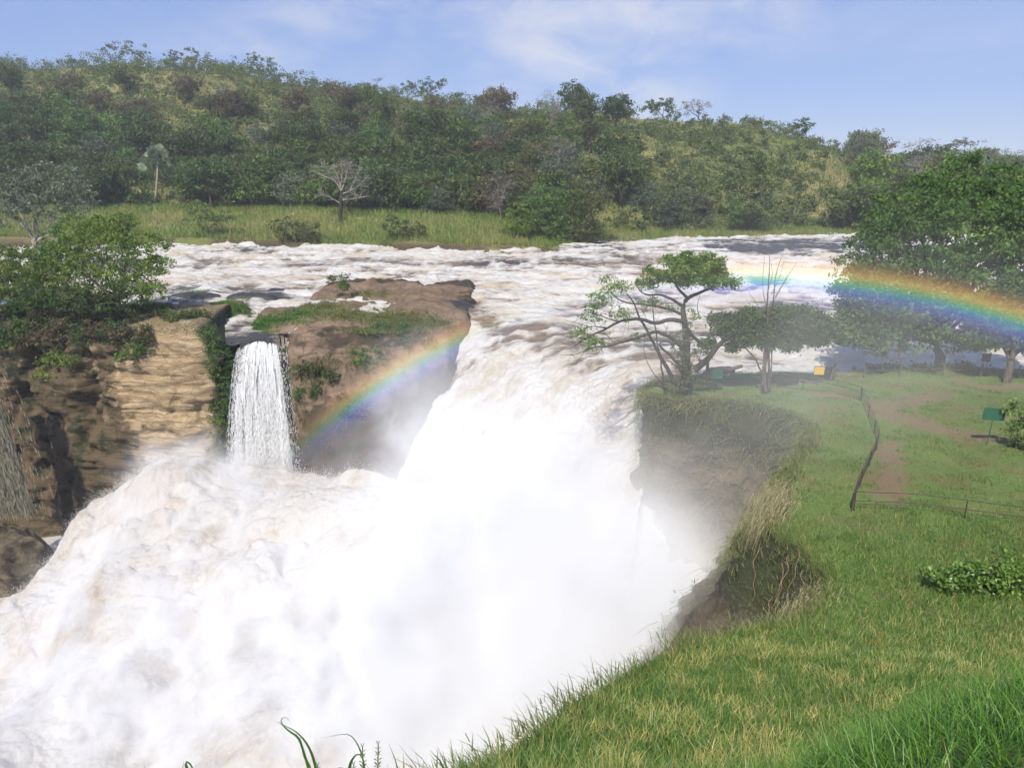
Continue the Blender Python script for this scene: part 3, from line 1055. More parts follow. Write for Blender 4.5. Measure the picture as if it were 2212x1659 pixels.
def tree(name, label, blobs, base, r0, leafmat, n=3000, size=.25, barkmat='bark', group=None, cat='tree', limbs=None, stem='trunk', leaf='crown', **kw):
    base = np.asarray(base, float)
    root = thing(name, label, cat, tuple(base), group)
    rel = [(np.asarray(c, float) - base, r) for c, r in blobs]
    v, f, tone = crown_leaves(rel, n, size, **kw)
    paths = limbs if limbs is not None else limb_paths((0, 0, 0), [c + np.array([0, 0, -.25 * r[2]]) for c, r in rel], r0)
    tv, tf = tubes(paths, 6)
    mesh(stem, tv, tf, M[barkmat], root, smooth=True)
    mesh(leaf, v, f, M[leafmat], root, attrs={'tone': tone})
    return root


def B(u, v, y, ru, rv, depth=None):
    """foliage blob seen at (u, v), distance y, with half sizes in photo pixels"""
    c = W(u, v, y)
    k = px(y, c.z)
    return (np.array(c), (ru * k, (depth if depth else ru * k * .75), rv * k))


# --- far hillside: a dozen kinds of tree, each with its own crown, copied over the slope
PROTO = []


def proto(desc, leafmat, blobs, h, r0, n, size, barkmat='bark', **kw):
    bl = [(np.array(c, float), r) for c, r in blobs]
    v, f, tone = crown_leaves(bl, n, size, **kw)
    tv, tf = tubes(limb_paths((0, 0, -.6), [c for c, _ in bl], r0), 5)
    hold = [mesh('trunk', tv, tf, M[barkmat], None, smooth=True), mesh('crown', v, f, M[leafmat], None, attrs={'tone': tone})]
    PROTO.append((desc, [o.data for o in hold]))
    for o in hold:
        bpy.data.objects.remove(o)


def rblobs(h, w, k, flat=.55, low=.45):
    bl = []
    for i in range(k):
        a = i * 2.4 + RNG.uniform(-.4, .4)
        r = w * (.5 if i else .0) * RNG.uniform(.5, 1.05)
        s = w * RNG.uniform(.34, .55)
        bl.append(((math.cos(a) * r, math.sin(a) * r, h * RNG.uniform(low, .95) - s * flat * .3), (s, s, s * flat)))
    return bl


proto('dark green round-crowned', 'leaf_dark', rblobs(6.5, 4.2, 7, .8, .35), 6.5, .22, 2850, 0.46, clump=.9)
proto('dark green spreading', 'leaf_dark', rblobs(7.5, 5.2, 8, .5, .55), 7.5, .25, 2850, 0.44, clump=.9)
proto('deep green layered', 'leaf_green', rblobs(6.5, 4.4, 7, .6, .4), 6.5, .22, 2850, 0.44, clump=.9)
proto('olive bushy', 'leaf_olive', rblobs(5.5, 4.0, 7, .75, .3), 5.5, .18, 2850, 0.41, clump=.9)
proto('olive flat-topped', 'leaf_olive', rblobs(7.0, 5.0, 8, .38, .7), 7.0, .22, 2660, 0.41, clump=.9)
proto('brown-leaved', 'leaf_brown', rblobs(6.0, 4.4, 7, .7, .35), 6.0, .2, 2660, 0.41, clump=.9)
proto('brownish thin-crowned', 'leaf_brown', rblobs(7.0, 4.6, 8, .55, .5), 7.0, .2, 1900, 0.37, clump=1.1)
proto('grey leafless twiggy', 'twig', rblobs(6.5, 4.0, 7, .7, .45), 6.5, .2, 2850, 0.37, 'bark_pale', aspect=.12, clump=1.1)
proto('grey-green feathery', 'leaf_grey', rblobs(6.0, 4.2, 7, .65, .35), 6.0, .2, 2660, 0.38, clump=.9)
proto('light green leafy', 'leaf_bright', rblobs(5.5, 3.6, 6, .8, .3), 5.5, .18, 2470, 0.41, clump=.9)
KSET = len(PROTO)


def place(pi, x, y, z, s, rz, sz, group, label, cat='tree', name='tree'):
    root = thing(name, label, cat, (x, y, z), group)
    root.rotation_euler = (0, 0, rz)
    root.scale = (s, s, s * sz)
    for nm, me in zip(('trunk', 'crown'), PROTO[pi][1]):
        o = bpy.data.objects.new(nm, me)
        C.objects.link(o)
        o.parent = root
    return root


NAME_K = ['round_tree', 'spreading_tree', 'layered_tree', 'bushy_tree', 'acacia_tree', 'brown_tree', 'thin_tree', 'bare_tree', 'feathery_tree', 'leafy_tree']
MARKS = [(-200, 'at the left end'), (130, 'above the grey riverside tree'), (345, 'above the palm'), (560, 'left of the bleached tree'),
         (735, 'above the bleached tree'), (960, 'above the grassy bank'), (1230, 'above the drooping trees'), (1450, 'above the umbrella tree'),
         (1680, 'above the distant rapids'), (1900, 'at the right end'), (2200, 'behind the big right-hand tree')]
SPOTS = []


def hill_spot(u, t):
    """walk along the bearing of pixel column u; t = 0 at the foot, 1 at the crest"""
    y = 220.0
    for _ in range(3):
        x = (u - CU) / F * (y * CP + 3)
        _, yb, dc, _ = hill_parts(np.array(x), np.array(y))
        flat = np.interp(u, [0, 900, 1200, 1400, 1900], [21, 22, 12, 7, 7])
        y = float(yb + flat + t * (dc - yb - flat))
    x = (u - CU) / F * (y * CP + 3)
    return x, y, float(zhill(np.array(x), np.array(y)))


def kind_for(u, t):
    r = RNG.random()
    if u < 1000 and t < .42:
        return RNG.choice([0, 1, 2, 8, 3, 5], p=[.3, .22, .2, .1, .1, .08])
    if u < 1000:
        return RNG.choice([0, 2, 3, 4, 5, 6, 7, 9], p=[.14, .08, .2, .14, .2, .13, .06, .05])
    if u < 1380:
        return RNG.choice([0, 1, 2, 3, 4, 5, 8, 7], p=[.18, .1, .12, .2, .1, .12, .13, .05])
    return RNG.choice([0, 2, 3, 8, 5, 7, 9], p=[.2, .15, .22, .18, .13, .05, .07])


def hill_trees():
    cells = []
    # skyline first
    for u in np.arange(-30, 1840, 31):
        cells.append((u + RNG.uniform(-12, 12), RNG.uniform(.93, 1.04)))
    for u in np.arange(1830, 2260, 13):
        cells.append((u + RNG.uniform(-8, 8), RNG.uniform(.80, 1.03)))
    k = 0
    while len(cells) < 1000 and k < 5000:
        k += 1
        u, t = RNG.uniform(-40, 2240), RNG.uniform(0, 1) ** 1.1
        if u > 1880 and (RNG.random() < .65):
            continue
        x, y, z = hill_spot(u, t)
        bare = float(fbm(np.array([x / 28., y / 28., 3.3]), 3))
        lim = .95 if u < 800 else .74 if u < 900 else .64 if u < 1150 else (.54 if u < 1300 else .49)
        if abs(u - 342) < 62 and t < .12:
            continue
        if bare > lim and RNG.random() < .88:
            continue
        q = np.array([u, t * 330])
        if any(abs(q[0] - a) < 26 and abs(q[1] - b * 330) < 13 for a, b in cells):
            continue
        cells.append((u, t))
    lab = {}
    rows = []
    for (u, t) in cells:
        x, y, z = hill_spot(u, t)
        pi = int(kind_for(u, t))
        s = RNG.uniform(.8, 1.5) * (1.0 if u < 1350 else .72) * (1.12 if t < .35 and u < 1000 else 1)
        if u > 1830:
            s *= 1.9
        rows.append((s / y, u, t, x, y, z, pi, s))
    rows.sort(reverse=True)
    rows, rest = rows[:285], rows[285:]
    for (_, u, t, x, y, z, pi, s) in rows:
        band = 'crest' if t > .9 else 'upper slope' if t > .6 else 'middle slope' if t > .3 else 'foot'
        mk = min(MARKS, key=lambda m: abs(m[0] - u))[1]
        sz = 'large ' if s > 1.12 else 'small ' if s < .82 else ''
        L = f'{sz}{PROTO[pi][0]} tree {mk}, hill {band}'
        lab.setdefault(L, []).append((u, x, y, z, pi, s))
    ordn = ['leftmost', 'second leftmost', 'third leftmost', 'fourth leftmost', 'fifth leftmost', 'sixth leftmost', 'seventh leftmost']
    for L, items in lab.items():
        items.sort()
        for i, (u, x, y, z, pi, s) in enumerate(items):
            LL = L if len(items) == 1 else (f'{L}, {"left" if i == 0 else "right"}' if len(items) == 2 else f'{L}, {ordn[min(i, 6)]}')
            place(pi, x, y, z - .3, s, RNG.uniform(0, 6.28), RNG.uniform(.85, 1.2), 'trees on the far hillside', LL, name=NAME_K[pi])
    # the rest of the wood and its undergrowth read as one mass
    vs, fs, tn, off = [], [], [], 0
    P, tone, size = [], [], []
    for (_, u, t, x, y, z, pi, s) in rest:
        r = 3.2 * s
        n = 300
        d = RNG.normal(size=(n, 3)) * np.array([r * .5, r * .5, r * .33])
        cl_ = RNG.normal(size=(12, 3)) * np.array([r * .5, r * .5, r * .3])
        P.append(np.array([x, y, z + 2.2 * s]) + cl_[RNG.integers(0, 12, n)] + d * .35)
        tone.append(np.clip(RNG.uniform(.0, .5) + RNG.random(n) * .5, 0, 1))
        size.append(np.full(n, .6))
    k = 0
    while k < 6500:
        u, t = RNG.uniform(-40, 2240), RNG.random()
        x, y, z = hill_spot(u, t)
        if float(fbm(np.array([x / 28., y / 28., 3.3]), 3)) > ((.56 if u > 1000 else .85) if RNG.random() < .7 else .9):
            continue
        k += 1
        n = 26
        r = RNG.uniform(.6, 1.7)
        P.append(np.array([x, y, z + r * .4]) + RNG.normal(size=(n, 3)) * np.array([r, r, r * .5]) * .6)
        tone.append(np.clip(RNG.uniform(.1, .8) + RNG.random(n) * .3, 0, 1))
        size.append(np.full(n, .5))
    v, f = leaf_quads(np.concatenate(P), np.concatenate(size))
    kind(mesh('woodland', v, f, M['leaf_olive'], attrs={'tone': np.repeat(np.concatenate(tone), 4)}), 'stuff', 'olive scrub and smaller trees covering the far hillside')


hill_trees()

# --- single trees that stand out on the hill and the far bank
def bank_z(u, y):
    x = (u - CU) / F * (y * CP + 3)
    return np.array([x, y, float(zhill(np.array(x), np.array(y)))])


def bank_tree(name, label, u, v0, y, blobs, mat_, n, size, r0=.2, group='trees along the far river bank', **kw):
    b = bank_z(u, y)
    return tree(name, label, [B(q[0], q[1], y + (q[4] if len(q) > 4 else 0), q[2], q[3]) for q in blobs], b, r0, mat_, n, size, group=group, **kw)


bank_tree('leafy_tree', 'dark green dense tree left of the bleached tree, above the grassy bank', 560, 440, 178, [(500, 395, 55, 38), (560, 375, 60, 40), (630, 390, 60, 40), (590, 415, 70, 25), (520, 425, 50, 20)], 'leaf_dark', 5200, .5, clump=.9)
bank_tree('leafy_tree', 'rich green dense tree just right of the bleached tree', 850, 440, 176, [(830, 400, 45, 38), (880, 385, 50, 38), (930, 410, 45, 36), (860, 425, 70, 20)], 'leaf_green', 4600, .5, clump=.9)
bank_tree('bushy_tree', 'pale green bushy tree right of the fan palm', 425, 430, 174, [(400, 380, 40, 30), (440, 390, 45, 34), (425, 415, 55, 22)], 'leaf_green', 3400, .5, clump=.9)
bank_tree('bushy_tree', 'green bushy tree left of the fan palm', 250, 430, 174, [(215, 400, 45, 32), (265, 395, 40, 34), (290, 425, 40, 22), (230, 430, 60, 20)], 'leaf_green', 3400, .5, clump=.9)
bank_tree('feathery_tree', 'grey-green small tree with a thin stem on the grassy bank', 985, 465, 168, [(975, 410, 32, 26), (1000, 400, 28, 24), (985, 428, 30, 16)], 'leaf_grey', 1500, .45, clump=.9)
bank_tree('feathery_tree', 'grey-green rounded tree at the right end of the grassy bank', 1070, 455, 166, [(1050, 420, 40, 30), (1095, 425, 38, 30), (1070, 445, 55, 18)], 'leaf_grey', 3000, .5, clump=.9)
bank_tree('bushy_tree', 'yellow-green small tree at the corner of the grassy bank', 1125, 515, 150, [(1115, 465, 28, 28), (1140, 480, 22, 24), (1110, 500, 30, 20)], 'leaf_bright', 2200, .42, clump=.7)
bank_tree('weeping_tree', 'tall bright green tree with drooping foliage at the water edge', 1190, 515, 151, [(1190, 420, 45, 40), (1160, 450, 40, 42), (1215, 460, 36, 55), (1185, 500, 45, 30)], 'leaf_green', 5200, .45, droop=.8, clump=.9)
bank_tree('weeping_tree', 'yellow-green tree drooping over the rapids beside a taller one', 1265, 515, 152, [(1255, 420, 45, 36), (1290, 450, 40, 46), (1250, 480, 40, 40), (1290, 500, 35, 22)], 'leaf_olive', 4600, .45, droop=.8, clump=.9)
bank_tree('round_tree', 'large blue-green tree above the middle of the rapids', 1445, 500, 172, [(1410, 440, 60, 45), (1470, 430, 55, 42), (1500, 470, 50, 36), (1420, 485, 70, 24)], 'leaf_grey', 5200, .5, clump=.9)
bank_tree('bushy_tree', 'small green bush on the dry slope right of the blue-green tree', 1640, 470, 185, [(1630, 350, 32, 30), (1650, 370, 28, 24)], 'leaf_green', 1600, .5, clump=.8)
bank_tree('bushy_tree', 'little round green bush low on the dry slope', 1592, 465, 178, [(1592, 458, 24, 20)], 'leaf_green', 700, .45, clump=.7)
bank_tree('bushy_tree', 'brown-green bush on the bank edge under the bleached tree', 640, 520, 149, [(620, 490, 40, 22), (670, 500, 30, 18)], 'leaf_olive', 1500, .42, clump=.7, cat='shrub')
bank_tree('bushy_tree', 'brown-green bush on the bank edge at the middle of the grassy bank', 870, 520, 148, [(855, 490, 30, 24), (890, 500, 30, 22)], 'leaf_olive', 1500, .42, clump=.7, cat='shrub')
bank_tree('bushy_tree', 'low green bush at the left end of the grassy bank', 450, 480, 152, [(430, 460, 45, 26), (480, 470, 30, 22)], 'leaf_green', 1700, .42, clump=.7, cat='shrub')

# fan palm
def palm():
    y = 177.0
    b = bank_z(342, y)
    root = thing('palm_tree', 'fan palm with a tall pale trunk standing before the dark wood', 'palm', tuple(b))
    top = np.array(W(341, 352, y)) - b
    t = np.linspace(0, 1, 12)
    P = top[None] * t[:, None]
    P[:, 0] += np.sin(t * 3) * .12
    tv, tf = tubes([(P, np.interp(t, [0, .3, 1], [.38, .30, .22]))], 8)
    mesh('trunk', tv, tf, M['bark_pale'], root, smooth=True)
    vs, fs, tn, off = [], [], [], 0
    for i in range(34):
        a = i * 2.4
        el = RNG.uniform(-.9, 1.35)
        d = np.array([math.cos(a) * math.cos(el), math.sin(a) * math.cos(el), math.sin(el)])
        L = RNG.uniform(2.2, 3.1)
        hub = top + d * L
        s = np.cross(d, [0, 0, 1.0])
        s /= np.linalg.norm(s)
        tw = RNG.uniform(.5, 1.4) * RNG.choice([-1, 1])
        s = s * math.cos(tw) + np.cross(d, s) * math.sin(tw)
        nrm = np.cross(s, d)
        st = leaf_quads(np.array([top + d * L * .5]), 1)[0] * 0
        v = np.array([top, top + s * .06, hub + s * .04, hub])
        vs.append(v)
        fs.append(np.array([[0, 1, 2, 3]]) + off)
        off += 4
        tn += [.2] * 4
        for k in range(15):                                          # pleated fan segments
            th_ = (k - 7) / 7 * 1.75
            e = d * math.cos(th_) + s * math.sin(th_)
            w = (s * math.cos(th_) - d * math.sin(th_)) * .2
            ln = 1.9 * (1 - .25 * abs(k - 7) / 7)
            tip = hub + e * ln - np.array([0, 0, .28 * ln]) + nrm * .08 * (k % 2)
            mid = hub + e * ln * .55
            vs.append(np.array([hub, mid + w, tip, mid - w]))
            fs.append(np.array([[0, 1, 2, 3]]) + off)
            off += 4
            tn += [RNG.uniform(.2, 1) if el > -.4 else 1.0] * 4
    mesh('crown', np.concatenate(vs), np.concatenate(fs), M['leaf_palm'], root, attrs={'tone': tn})


palm()


def branchy(base, spread, height, r0, depth, rng, ang0=None, lift=.35, levels=4):
    paths = []

    def grow(p, d, L, r, lv):
        n = 5
        P = [p]
        for i in range(n):
            d = d + rng.normal(size=3) * .18
            d = d / np.linalg.norm(d)
            P.append(P[-1] + d * L / n)
        paths.append((np.array(P), np.linspace(r, r * .55, n + 1)))
        if lv == 0:
            return
        for _ in range(rng.integers(2, 4)):
            a = rng.normal(size=3) * spread
            nd = d + a + np.array([0, 0, lift * .4])
            nd /= np.linalg.norm(nd)
            grow(P[rng.integers(3, n + 1)], nd, L * rng.uniform(.62, .85), r * .55, lv - 1)
    grow(np.asarray(base, float), np.array([0, 0, 1.0]), height, r0, levels)
    return paths


# bleached, nearly leafless tree on the bank
b = bank_z(735, 160)
def BP(seq, r0, r1, dy):
    n = len(seq)
    P = np.array([np.array(W(q[0], q[1], 160 + dy * k / (n - 1))) for k, q in enumerate(seq)]) - b
    P = resample(smooth_poly(P, 2), .4)
    return (P, np.linspace(r0, r1, len(P)))


pth = [BP([(735, 486), (736, 450), (738, 412)], .42, .30, 0), BP([(738, 414), (724, 390), (702, 382), (676, 370)], .24, .07, -2), BP([(738, 412), (730, 382), (720, 354)], .22, .06, 1), BP([(738, 412), (746, 390), (752, 354)], .22, .06, -1),
       BP([(738, 420), (754, 414), (776, 402), (794, 380)], .22, .06, 2), BP([(737, 432), (752, 432), (788, 426)], .14, .04, -1), BP([(720, 388), (704, 366), (694, 356)], .12, .04, -2), BP([(756, 413), (766, 388), (778, 366)], .12, .04, 1),
       BP([(736, 440), (716, 428), (690, 420)], .1, .03, 1), BP([(736, 400), (740, 370), (736, 350)], .12, .04, 0)]
g7 = np.random.default_rng(7)
for P_, r_ in list(pth[1:]):
    for _ in range(16):
        k = g7.integers(len(P_) // 3, len(P_))
        q1 = P_[k] + g7.normal(size=3) * np.array([1.0, .8, .55]) + np.array([0, 0, .35])
        q2 = q1 + g7.normal(size=3) * np.array([.8, .7, .5]) + np.array([0, 0, .25])
        pth.append((np.array([P_[k], (P_[k] + q1) / 2 + g7.normal(size=3) * .12, q1, q2]), np.array([.055, .045, .035, .018])))
root = thing('bleached_tree', 'pale gnarled tree, almost leafless, alone on the grassy bank', 'tree', tuple(b))
tv, tf = tubes(pth[:1], 8)
mesh('trunk', tv, tf, M['bark_dark'], root, smooth=True)
tv, tf = tubes(pth[1:], 5)
mesh('branches', tv, tf, M['bark_pale'], root, smooth=True)
ends = np.array([p[0][-1] for p in pth if p[1][0] < .06])
P = ends[RNG.integers(0, len(ends), 900)] + RNG.normal(size=(900, 3)) * .35
v, f = leaf_quads(P, .3)
mesh('crown', v, f, M['leaf_grey'], root, attrs={'tone': np.repeat(RNG.random(900), 4)})

# dead trees that show against the wood
for (u, t, h, lab, sd_) in ((185, .72, 2.6, 'dead white tree with leaning bare limbs high on the left of the hill', 2), (520, .6, 1.5, 'thin bare pale trunk above and right of the fan palm', 6),
                            (1632, 1.0, 1.5, 'bare dead snag on the skyline right of the middle', 9), (137, 1.0, 1.8, 'bare twigs of a dead tree on the skyline at the far left', 12)):
    x, y, z = hill_spot(u, t)
    root = thing('dead_tree', lab, 'dead tree', (x, y, z + 1.5), 'dead trees on the hill')
    pp = branchy((0, 0, -1.0), .5, h * 1.5, .2, 0, np.random.default_rng(sd_), levels=3)
    tv, tf = tubes(pp[:1], 5)
    mesh('trunk', tv, tf, M['bark_pale'], root, smooth=True)
    tv, tf = tubes(pp[1:], 4)
    mesh('branches', tv, tf, M['bark_pale'], root, smooth=True)

# skyline acacias and others with a shape of their own
for (u, v, y, bl, mt_, lab, nm) in (
    (275, 140, 332, [(225, 106, 22, 9), (275, 105, 42, 13), (310, 122, 30, 10)], 'leaf_olive', 'wide flat-topped acacia leaning left on the skyline above the palm', 'acacia_tree'),
    (405, 140, 328, [(380, 125, 28, 18), (420, 118, 34, 16), (400, 140, 40, 18)], 'leaf_dark', 'dense dark green tree on the skyline right of the acacia', 'round_tree'),
    (560, 160, 322, [(548, 128, 20, 14), (580, 140, 22, 16), (560, 155, 30, 14)], 'leaf_green', 'light green round tree on the skyline, left of centre', 'leafy_tree'),
    (925, 215, 305, [(895, 185, 30, 10), (940, 182, 30, 14), (930, 200, 30, 12)], 'leaf_dark', 'dark acacia with layered crown on the skyline at the middle', 'acacia_tree'),
    (1425, 262, 282, [(1410, 232, 22, 14), (1435, 228, 22, 14)], 'leaf_dark', 'dark round tree standing proud on the skyline, left of a grey one', 'round_tree'),
    (1500, 262, 280, [(1480, 232, 16, 12), (1512, 228, 22, 17)], 'twig', 'grey leafless tree standing proud on the skyline', 'bare_tree'),
    (1740, 300, 272, [(1735, 270, 22, 16), (1715, 285, 22, 16)], 'leaf_dark', 'dark tree at the end of the skyline slope', 'round_tree'),
    (2070, 345, 395, [(2045, 318, 22, 9), (2085, 308, 28, 10)], 'leaf_olive', 'flat-topped acacia on the low far ridge at the right', 'acacia_tree'),
    (1995, 345, 395, [(1985, 308, 22, 8), (2010, 305, 20, 7), (1960, 318, 20, 8)], 'twig', 'thin grey acacia on the low far ridge left of the green one', 'acacia_tree'),
):
    x = (u - CU) / F * (y * CP + 3)
    tree(nm, lab, [B(q[0], q[1], y, q[2], q[3]) for q in bl], (x, y, float(zhill(np.array(x), np.array(y)))), .28, mt_, 1500, .62, group='trees on the far hillside', clump=1.0, aspect=.15 if mt_ == 'twig' else .55)

# --- left bank, above the cliff
tree('grey_tree', 'grey-green tree with a pale trunk by the river at the far left', [B(40, 400, 118, 55, 36), (B(120, 385, 118, 60, 36)), B(160, 420, 117, 50, 34), B(70, 440, 116, 70, 36), B(0, 450, 117, 60, 40), B(150, 455, 116, 40, 26)],
     Zp(75, 118, .9), .42, 'leaf_grey', 7000, .42, 'bark_pale', clump=.8, per=22)


def lz(x, y):
    return 1.2


tree('bright_tree', 'bright yellow-green tree on the edge of the sandstone cliff', [B(300, 535, 84, 66, 38), B(230, 520, 85, 64, 44), B(180, 495, 86, 54, 34), B(280, 595, 83, 66, 38), B(200, 585, 85, 64, 40), B(340, 575, 83, 36, 20), B(150, 560, 86, 54, 46), B(250, 480, 86, 50, 22), B(310, 630, 82.5, 50, 26)],
     Zp(258, 83.5, .3), .3, 'leaf_bright', 17000, .30, 'bark_dark', clump=.6, per=24)
tree('leafy_tree', 'fresh green tree behind the cliff-top bushes at the left', [B(130, 530, 90, 44, 46), B(110, 580, 88, 44, 34), B(80, 560, 89, 42, 36)], Zp(125, 89, .5), .2, 'leaf_fresh', 5000, .34, clump=.5)
tree('bushy_tree', 'green spreading tree at the left edge above the cliff', [B(20, 570, 84, 62, 40), B(60, 610, 83, 64, 46), B(-10, 630, 83, 62, 44), B(110, 635, 83, 56, 40), B(160, 640, 83, 44, 30)], Zp(30, 83.5, .3), .26, 'leaf_bright', 13000, .30, 'bark_dark', clump=.6)
for (u, v, y, ru, rv, mt_, n, lab) in (
        (60, 670, 81, 85, 46, 'leaf_dark', 5200, 'dark shrub hanging over the left end of the cliff'),
        (175, 670, 81, 70, 42, 'leaf_olive', 4200, 'olive shrub under the bright tree on the cliff edge'),
        (262, 668, 80, 66, 40, 'leaf_dark', 4200, 'dark shrub at the foot of the bright tree'),
        (345, 676, 79.0, 56, 20, 'leaf_dark', 3600, 'low dark shrub on the bare end of the cliff top'),
        (405, 682, 77.8, 46, 18, 'leaf_olive', 3000, 'thin brownish scrub at the cliff corner by the small fall'),
        (30, 700, 79.6, 70, 40, 'leaf_dark', 4200, 'dark hanging brush at the left end of the cliff rim'),
        (120, 705, 79.4, 70, 36, 'leaf_brown', 4200, 'grey-brown hanging brush along the cliff rim, left of the middle'),
        (205, 708, 78.8, 66, 38, 'leaf_dark', 4200, 'dark hanging brush in the middle of the cliff rim'),
        (285, 706, 77.6, 50, 28, 'leaf_brown', 2600, 'dry hanging brush on the right half of the cliff rim'),
        (100, 640, 82, 80, 40, 'leaf_green', 4600, 'green thicket between the two bright trees on the cliff'),
        (215, 640, 82, 70, 34, 'leaf_dark', 3600, 'dark thicket round the stems of the bright tree'),
        (10, 720, 79, 60, 36, 'leaf_green', 2200, 'green shrub at the left edge of the cliff'),
        (130, 770, 77.6, 46, 24, 'leaf_bright', 1100, 'lime-green bush growing out of the cliff face at the left'),
        (95, 812, 77.4, 20, 14, 'leaf_bright', 300, 'tiny lime-green bush low on the shaded cliff face'),
        (285, 768, 76.6, 38, 20, 'leaf_green', 900, 'small green bush growing out of the middle of the cliff face'),
        (300, 735, 76.8, 30, 26, 'leaf_olive', 700, 'trailing olive scrub above the green bush on the cliff face'),
        (215, 720, 77.6, 60, 34, 'leaf_brown', 1900, 'brown trailing scrub under the bright tree'),
        (90, 725, 78.2, 55, 34, 'leaf_brown', 1900, 'brown trailing scrub left of the lime-green bush')):
    bl = []
    for k in range(6):
        uu, vv_ = u + (k - 2.5) / 2.5 * ru * .7, v + RNG.uniform(-.5, .6) * rv
        p = cliff_hit(uu, vv_, .35)
        if p[1] > 93:                       # open air above the rim: stand it on the cliff top
            p = np.array(W(uu, vv_, y + .6))
        kx = px(78)
        bl.append((p, (ru * kx * .45, .9, rv * kx * .62)))
    tree('cliff_shrub', lab, bl, cliff_hit(u, v + rv * .7, -.15), .07, mt_, n, .26, 'bark_dark', group='shrubs on the left cliff', cat='shrub', stem='stems', leaf='foliage', clump=.45, droop=.5)

# climbing greenery beside the small fall
for (pts, lab, n, mt_) in (([(450, 735, 78.6), (462, 780, 77.9), (480, 840, 77.6), (478, 900, 77.2), (486, 790, 78.4), (488, 870, 78), (480, 950, 77)], 'strip of dark green creepers hanging between the cliff and the small fall', 7000, 'leaf_green'),
                           ([(468, 880, 76.8), (472, 930, 76.6), (466, 975, 76.4)], 'yellow-green creepers low at the right edge of the sandstone cliff', 1300, 'leaf_bright')):
    bl = [(cliff_hit(u, v, .45), (20 * px(78), .7, 42 * px(78))) for u, v, y in pts]
    tree('creeper', lab, bl, cliff_hit(pts[0][0], pts[0][1], -.1), .05, mt_, n, .22, 'bark_dark', group='creepers by the small fall', cat='creeper', stem='stems', leaf='foliage', clump=.4, droop=1.2)

# --- right bank: the umbrella tree on the cliff corner
def zp2(X, Y):
    return 1212.4 + .3002 * X, 511.2 + .3002 * Y


UY = 52.6


def L3(seq, r0, r1, dy=0., curve=0.):
    n = len(seq)
    P = np.array([W(*zp2(*q), UY + dy + curve * i / max(1, n - 1)) for i, q in enumerate(seq)])
    P = resample(smooth_poly(P, 2), .25)
    P[1:-1] += (fbm(P[1:-1] * 1.7, 2)[:, None] - .5) * .12
    return (P, np.linspace(r0, r1, len(P)))


limbs = [
    L3([(880, 1110), (900, 980), (895, 850), (905, 720), (880, 570), (872, 505), (905, 440), (1000, 405), (1100, 360)], .42, .07),
    L3([(905, 440), (850, 390), (815, 345), (830, 280)], .12, .04, -.2, -1),
    L3([(875, 500), (800, 450), (700, 415), (590, 425), (540, 350)], .12, .03, 0, 1.2),
    L3([(880, 565), (800, 525), (700, 500), (560, 490), (430, 470), (350, 400)], .12, .03, .1, 1.5),
    L3([(880, 610), (760, 595), (690, 630), (590, 600), (500, 590), (420, 610), (330, 660), (200, 720), (90, 790)], .17, .03, -.2, -1.6),
    L3([(420, 610), (330, 590), (250, 560), (180, 540)], .05, .02, -1.4, -.5),
    L3([(330, 660), (250, 640), (160, 660), (110, 690)], .045, .015, -1.5, -.3),
    L3([(900, 850), (830, 750), (720, 690), (660, 685), (560, 725), (440, 760), (340, 795), (240, 790), (150, 835), (70, 850)], .16, .02, -.4, -1.8),
    L3([(340, 795), (260, 760), (190, 770), (110, 750)], .04, .012, -1.6, -.3),
    L3([(820, 1060), (720, 870), (620, 690), (560, 580), (520, 480), (470, 410)], .17, .04, -.6, .4),
    L3([(735, 1085), (722, 900), (690, 760), (662, 560), (655, 410)], .075, .03, -.9, .3),
    L3([(725, 1070), (620, 920), (596, 830), (600, 720)], .035, .012, -1.0, -.5),
    L3([(960, 960), (1060, 880), (1130, 775), (1240, 700), (1380, 630)], .26, .07, .1, .6),
    L3([(1055, 1040), (1045, 920), (1075, 830)], .13, .1, .9, -.4),
    L3([(895, 650), (960, 730), (1040, 790), (1120, 760)], .16, .06, .2, .8),
    L3([(870, 980), (800, 860), (720, 800), (700, 760), (760, 745), (800, 770)], .14, .05, -.7, -.6),
    L3([(880, 1000), (770, 880), (740, 900)], .08, .03, -.8, -.4),
    L3([(990, 560), (975, 500), (1000, 420)], .03, .015, .2, 0),
    L3([(1130, 560), (1090, 640), (1060, 700), (1120, 760)], .04, .02, .2, 0),
]
base = np.array(Zp(1474, UY, -.1))
gen = np.random.default_rng(8)
twigs = []
for P, r in limbs[2:9]:
    for k in range(len(P) // 4, len(P), 3):
        q = P[k] + gen.normal(size=3) * np.array([.8, .6, .5]) + np.array([-.2, 0, .1])
        m = (P[k] + q) / 2 + gen.normal(size=3) * .12
        twigs.append((np.array([P[k], m, q]), np.array([.022, .014, .007])))
        for _ in range(2):
            twigs.append((np.array([m, m + gen.normal(size=3) * .35, m + gen.normal(size=3) * .55]), np.array([.012, .009, .006])))


def zb(X, Y, rx, ry, dy=0, dep=None):
    u, v = zp2(X, Y)
    return B(u, v, UY + dy, rx * .3002, ry * .3002, dep)


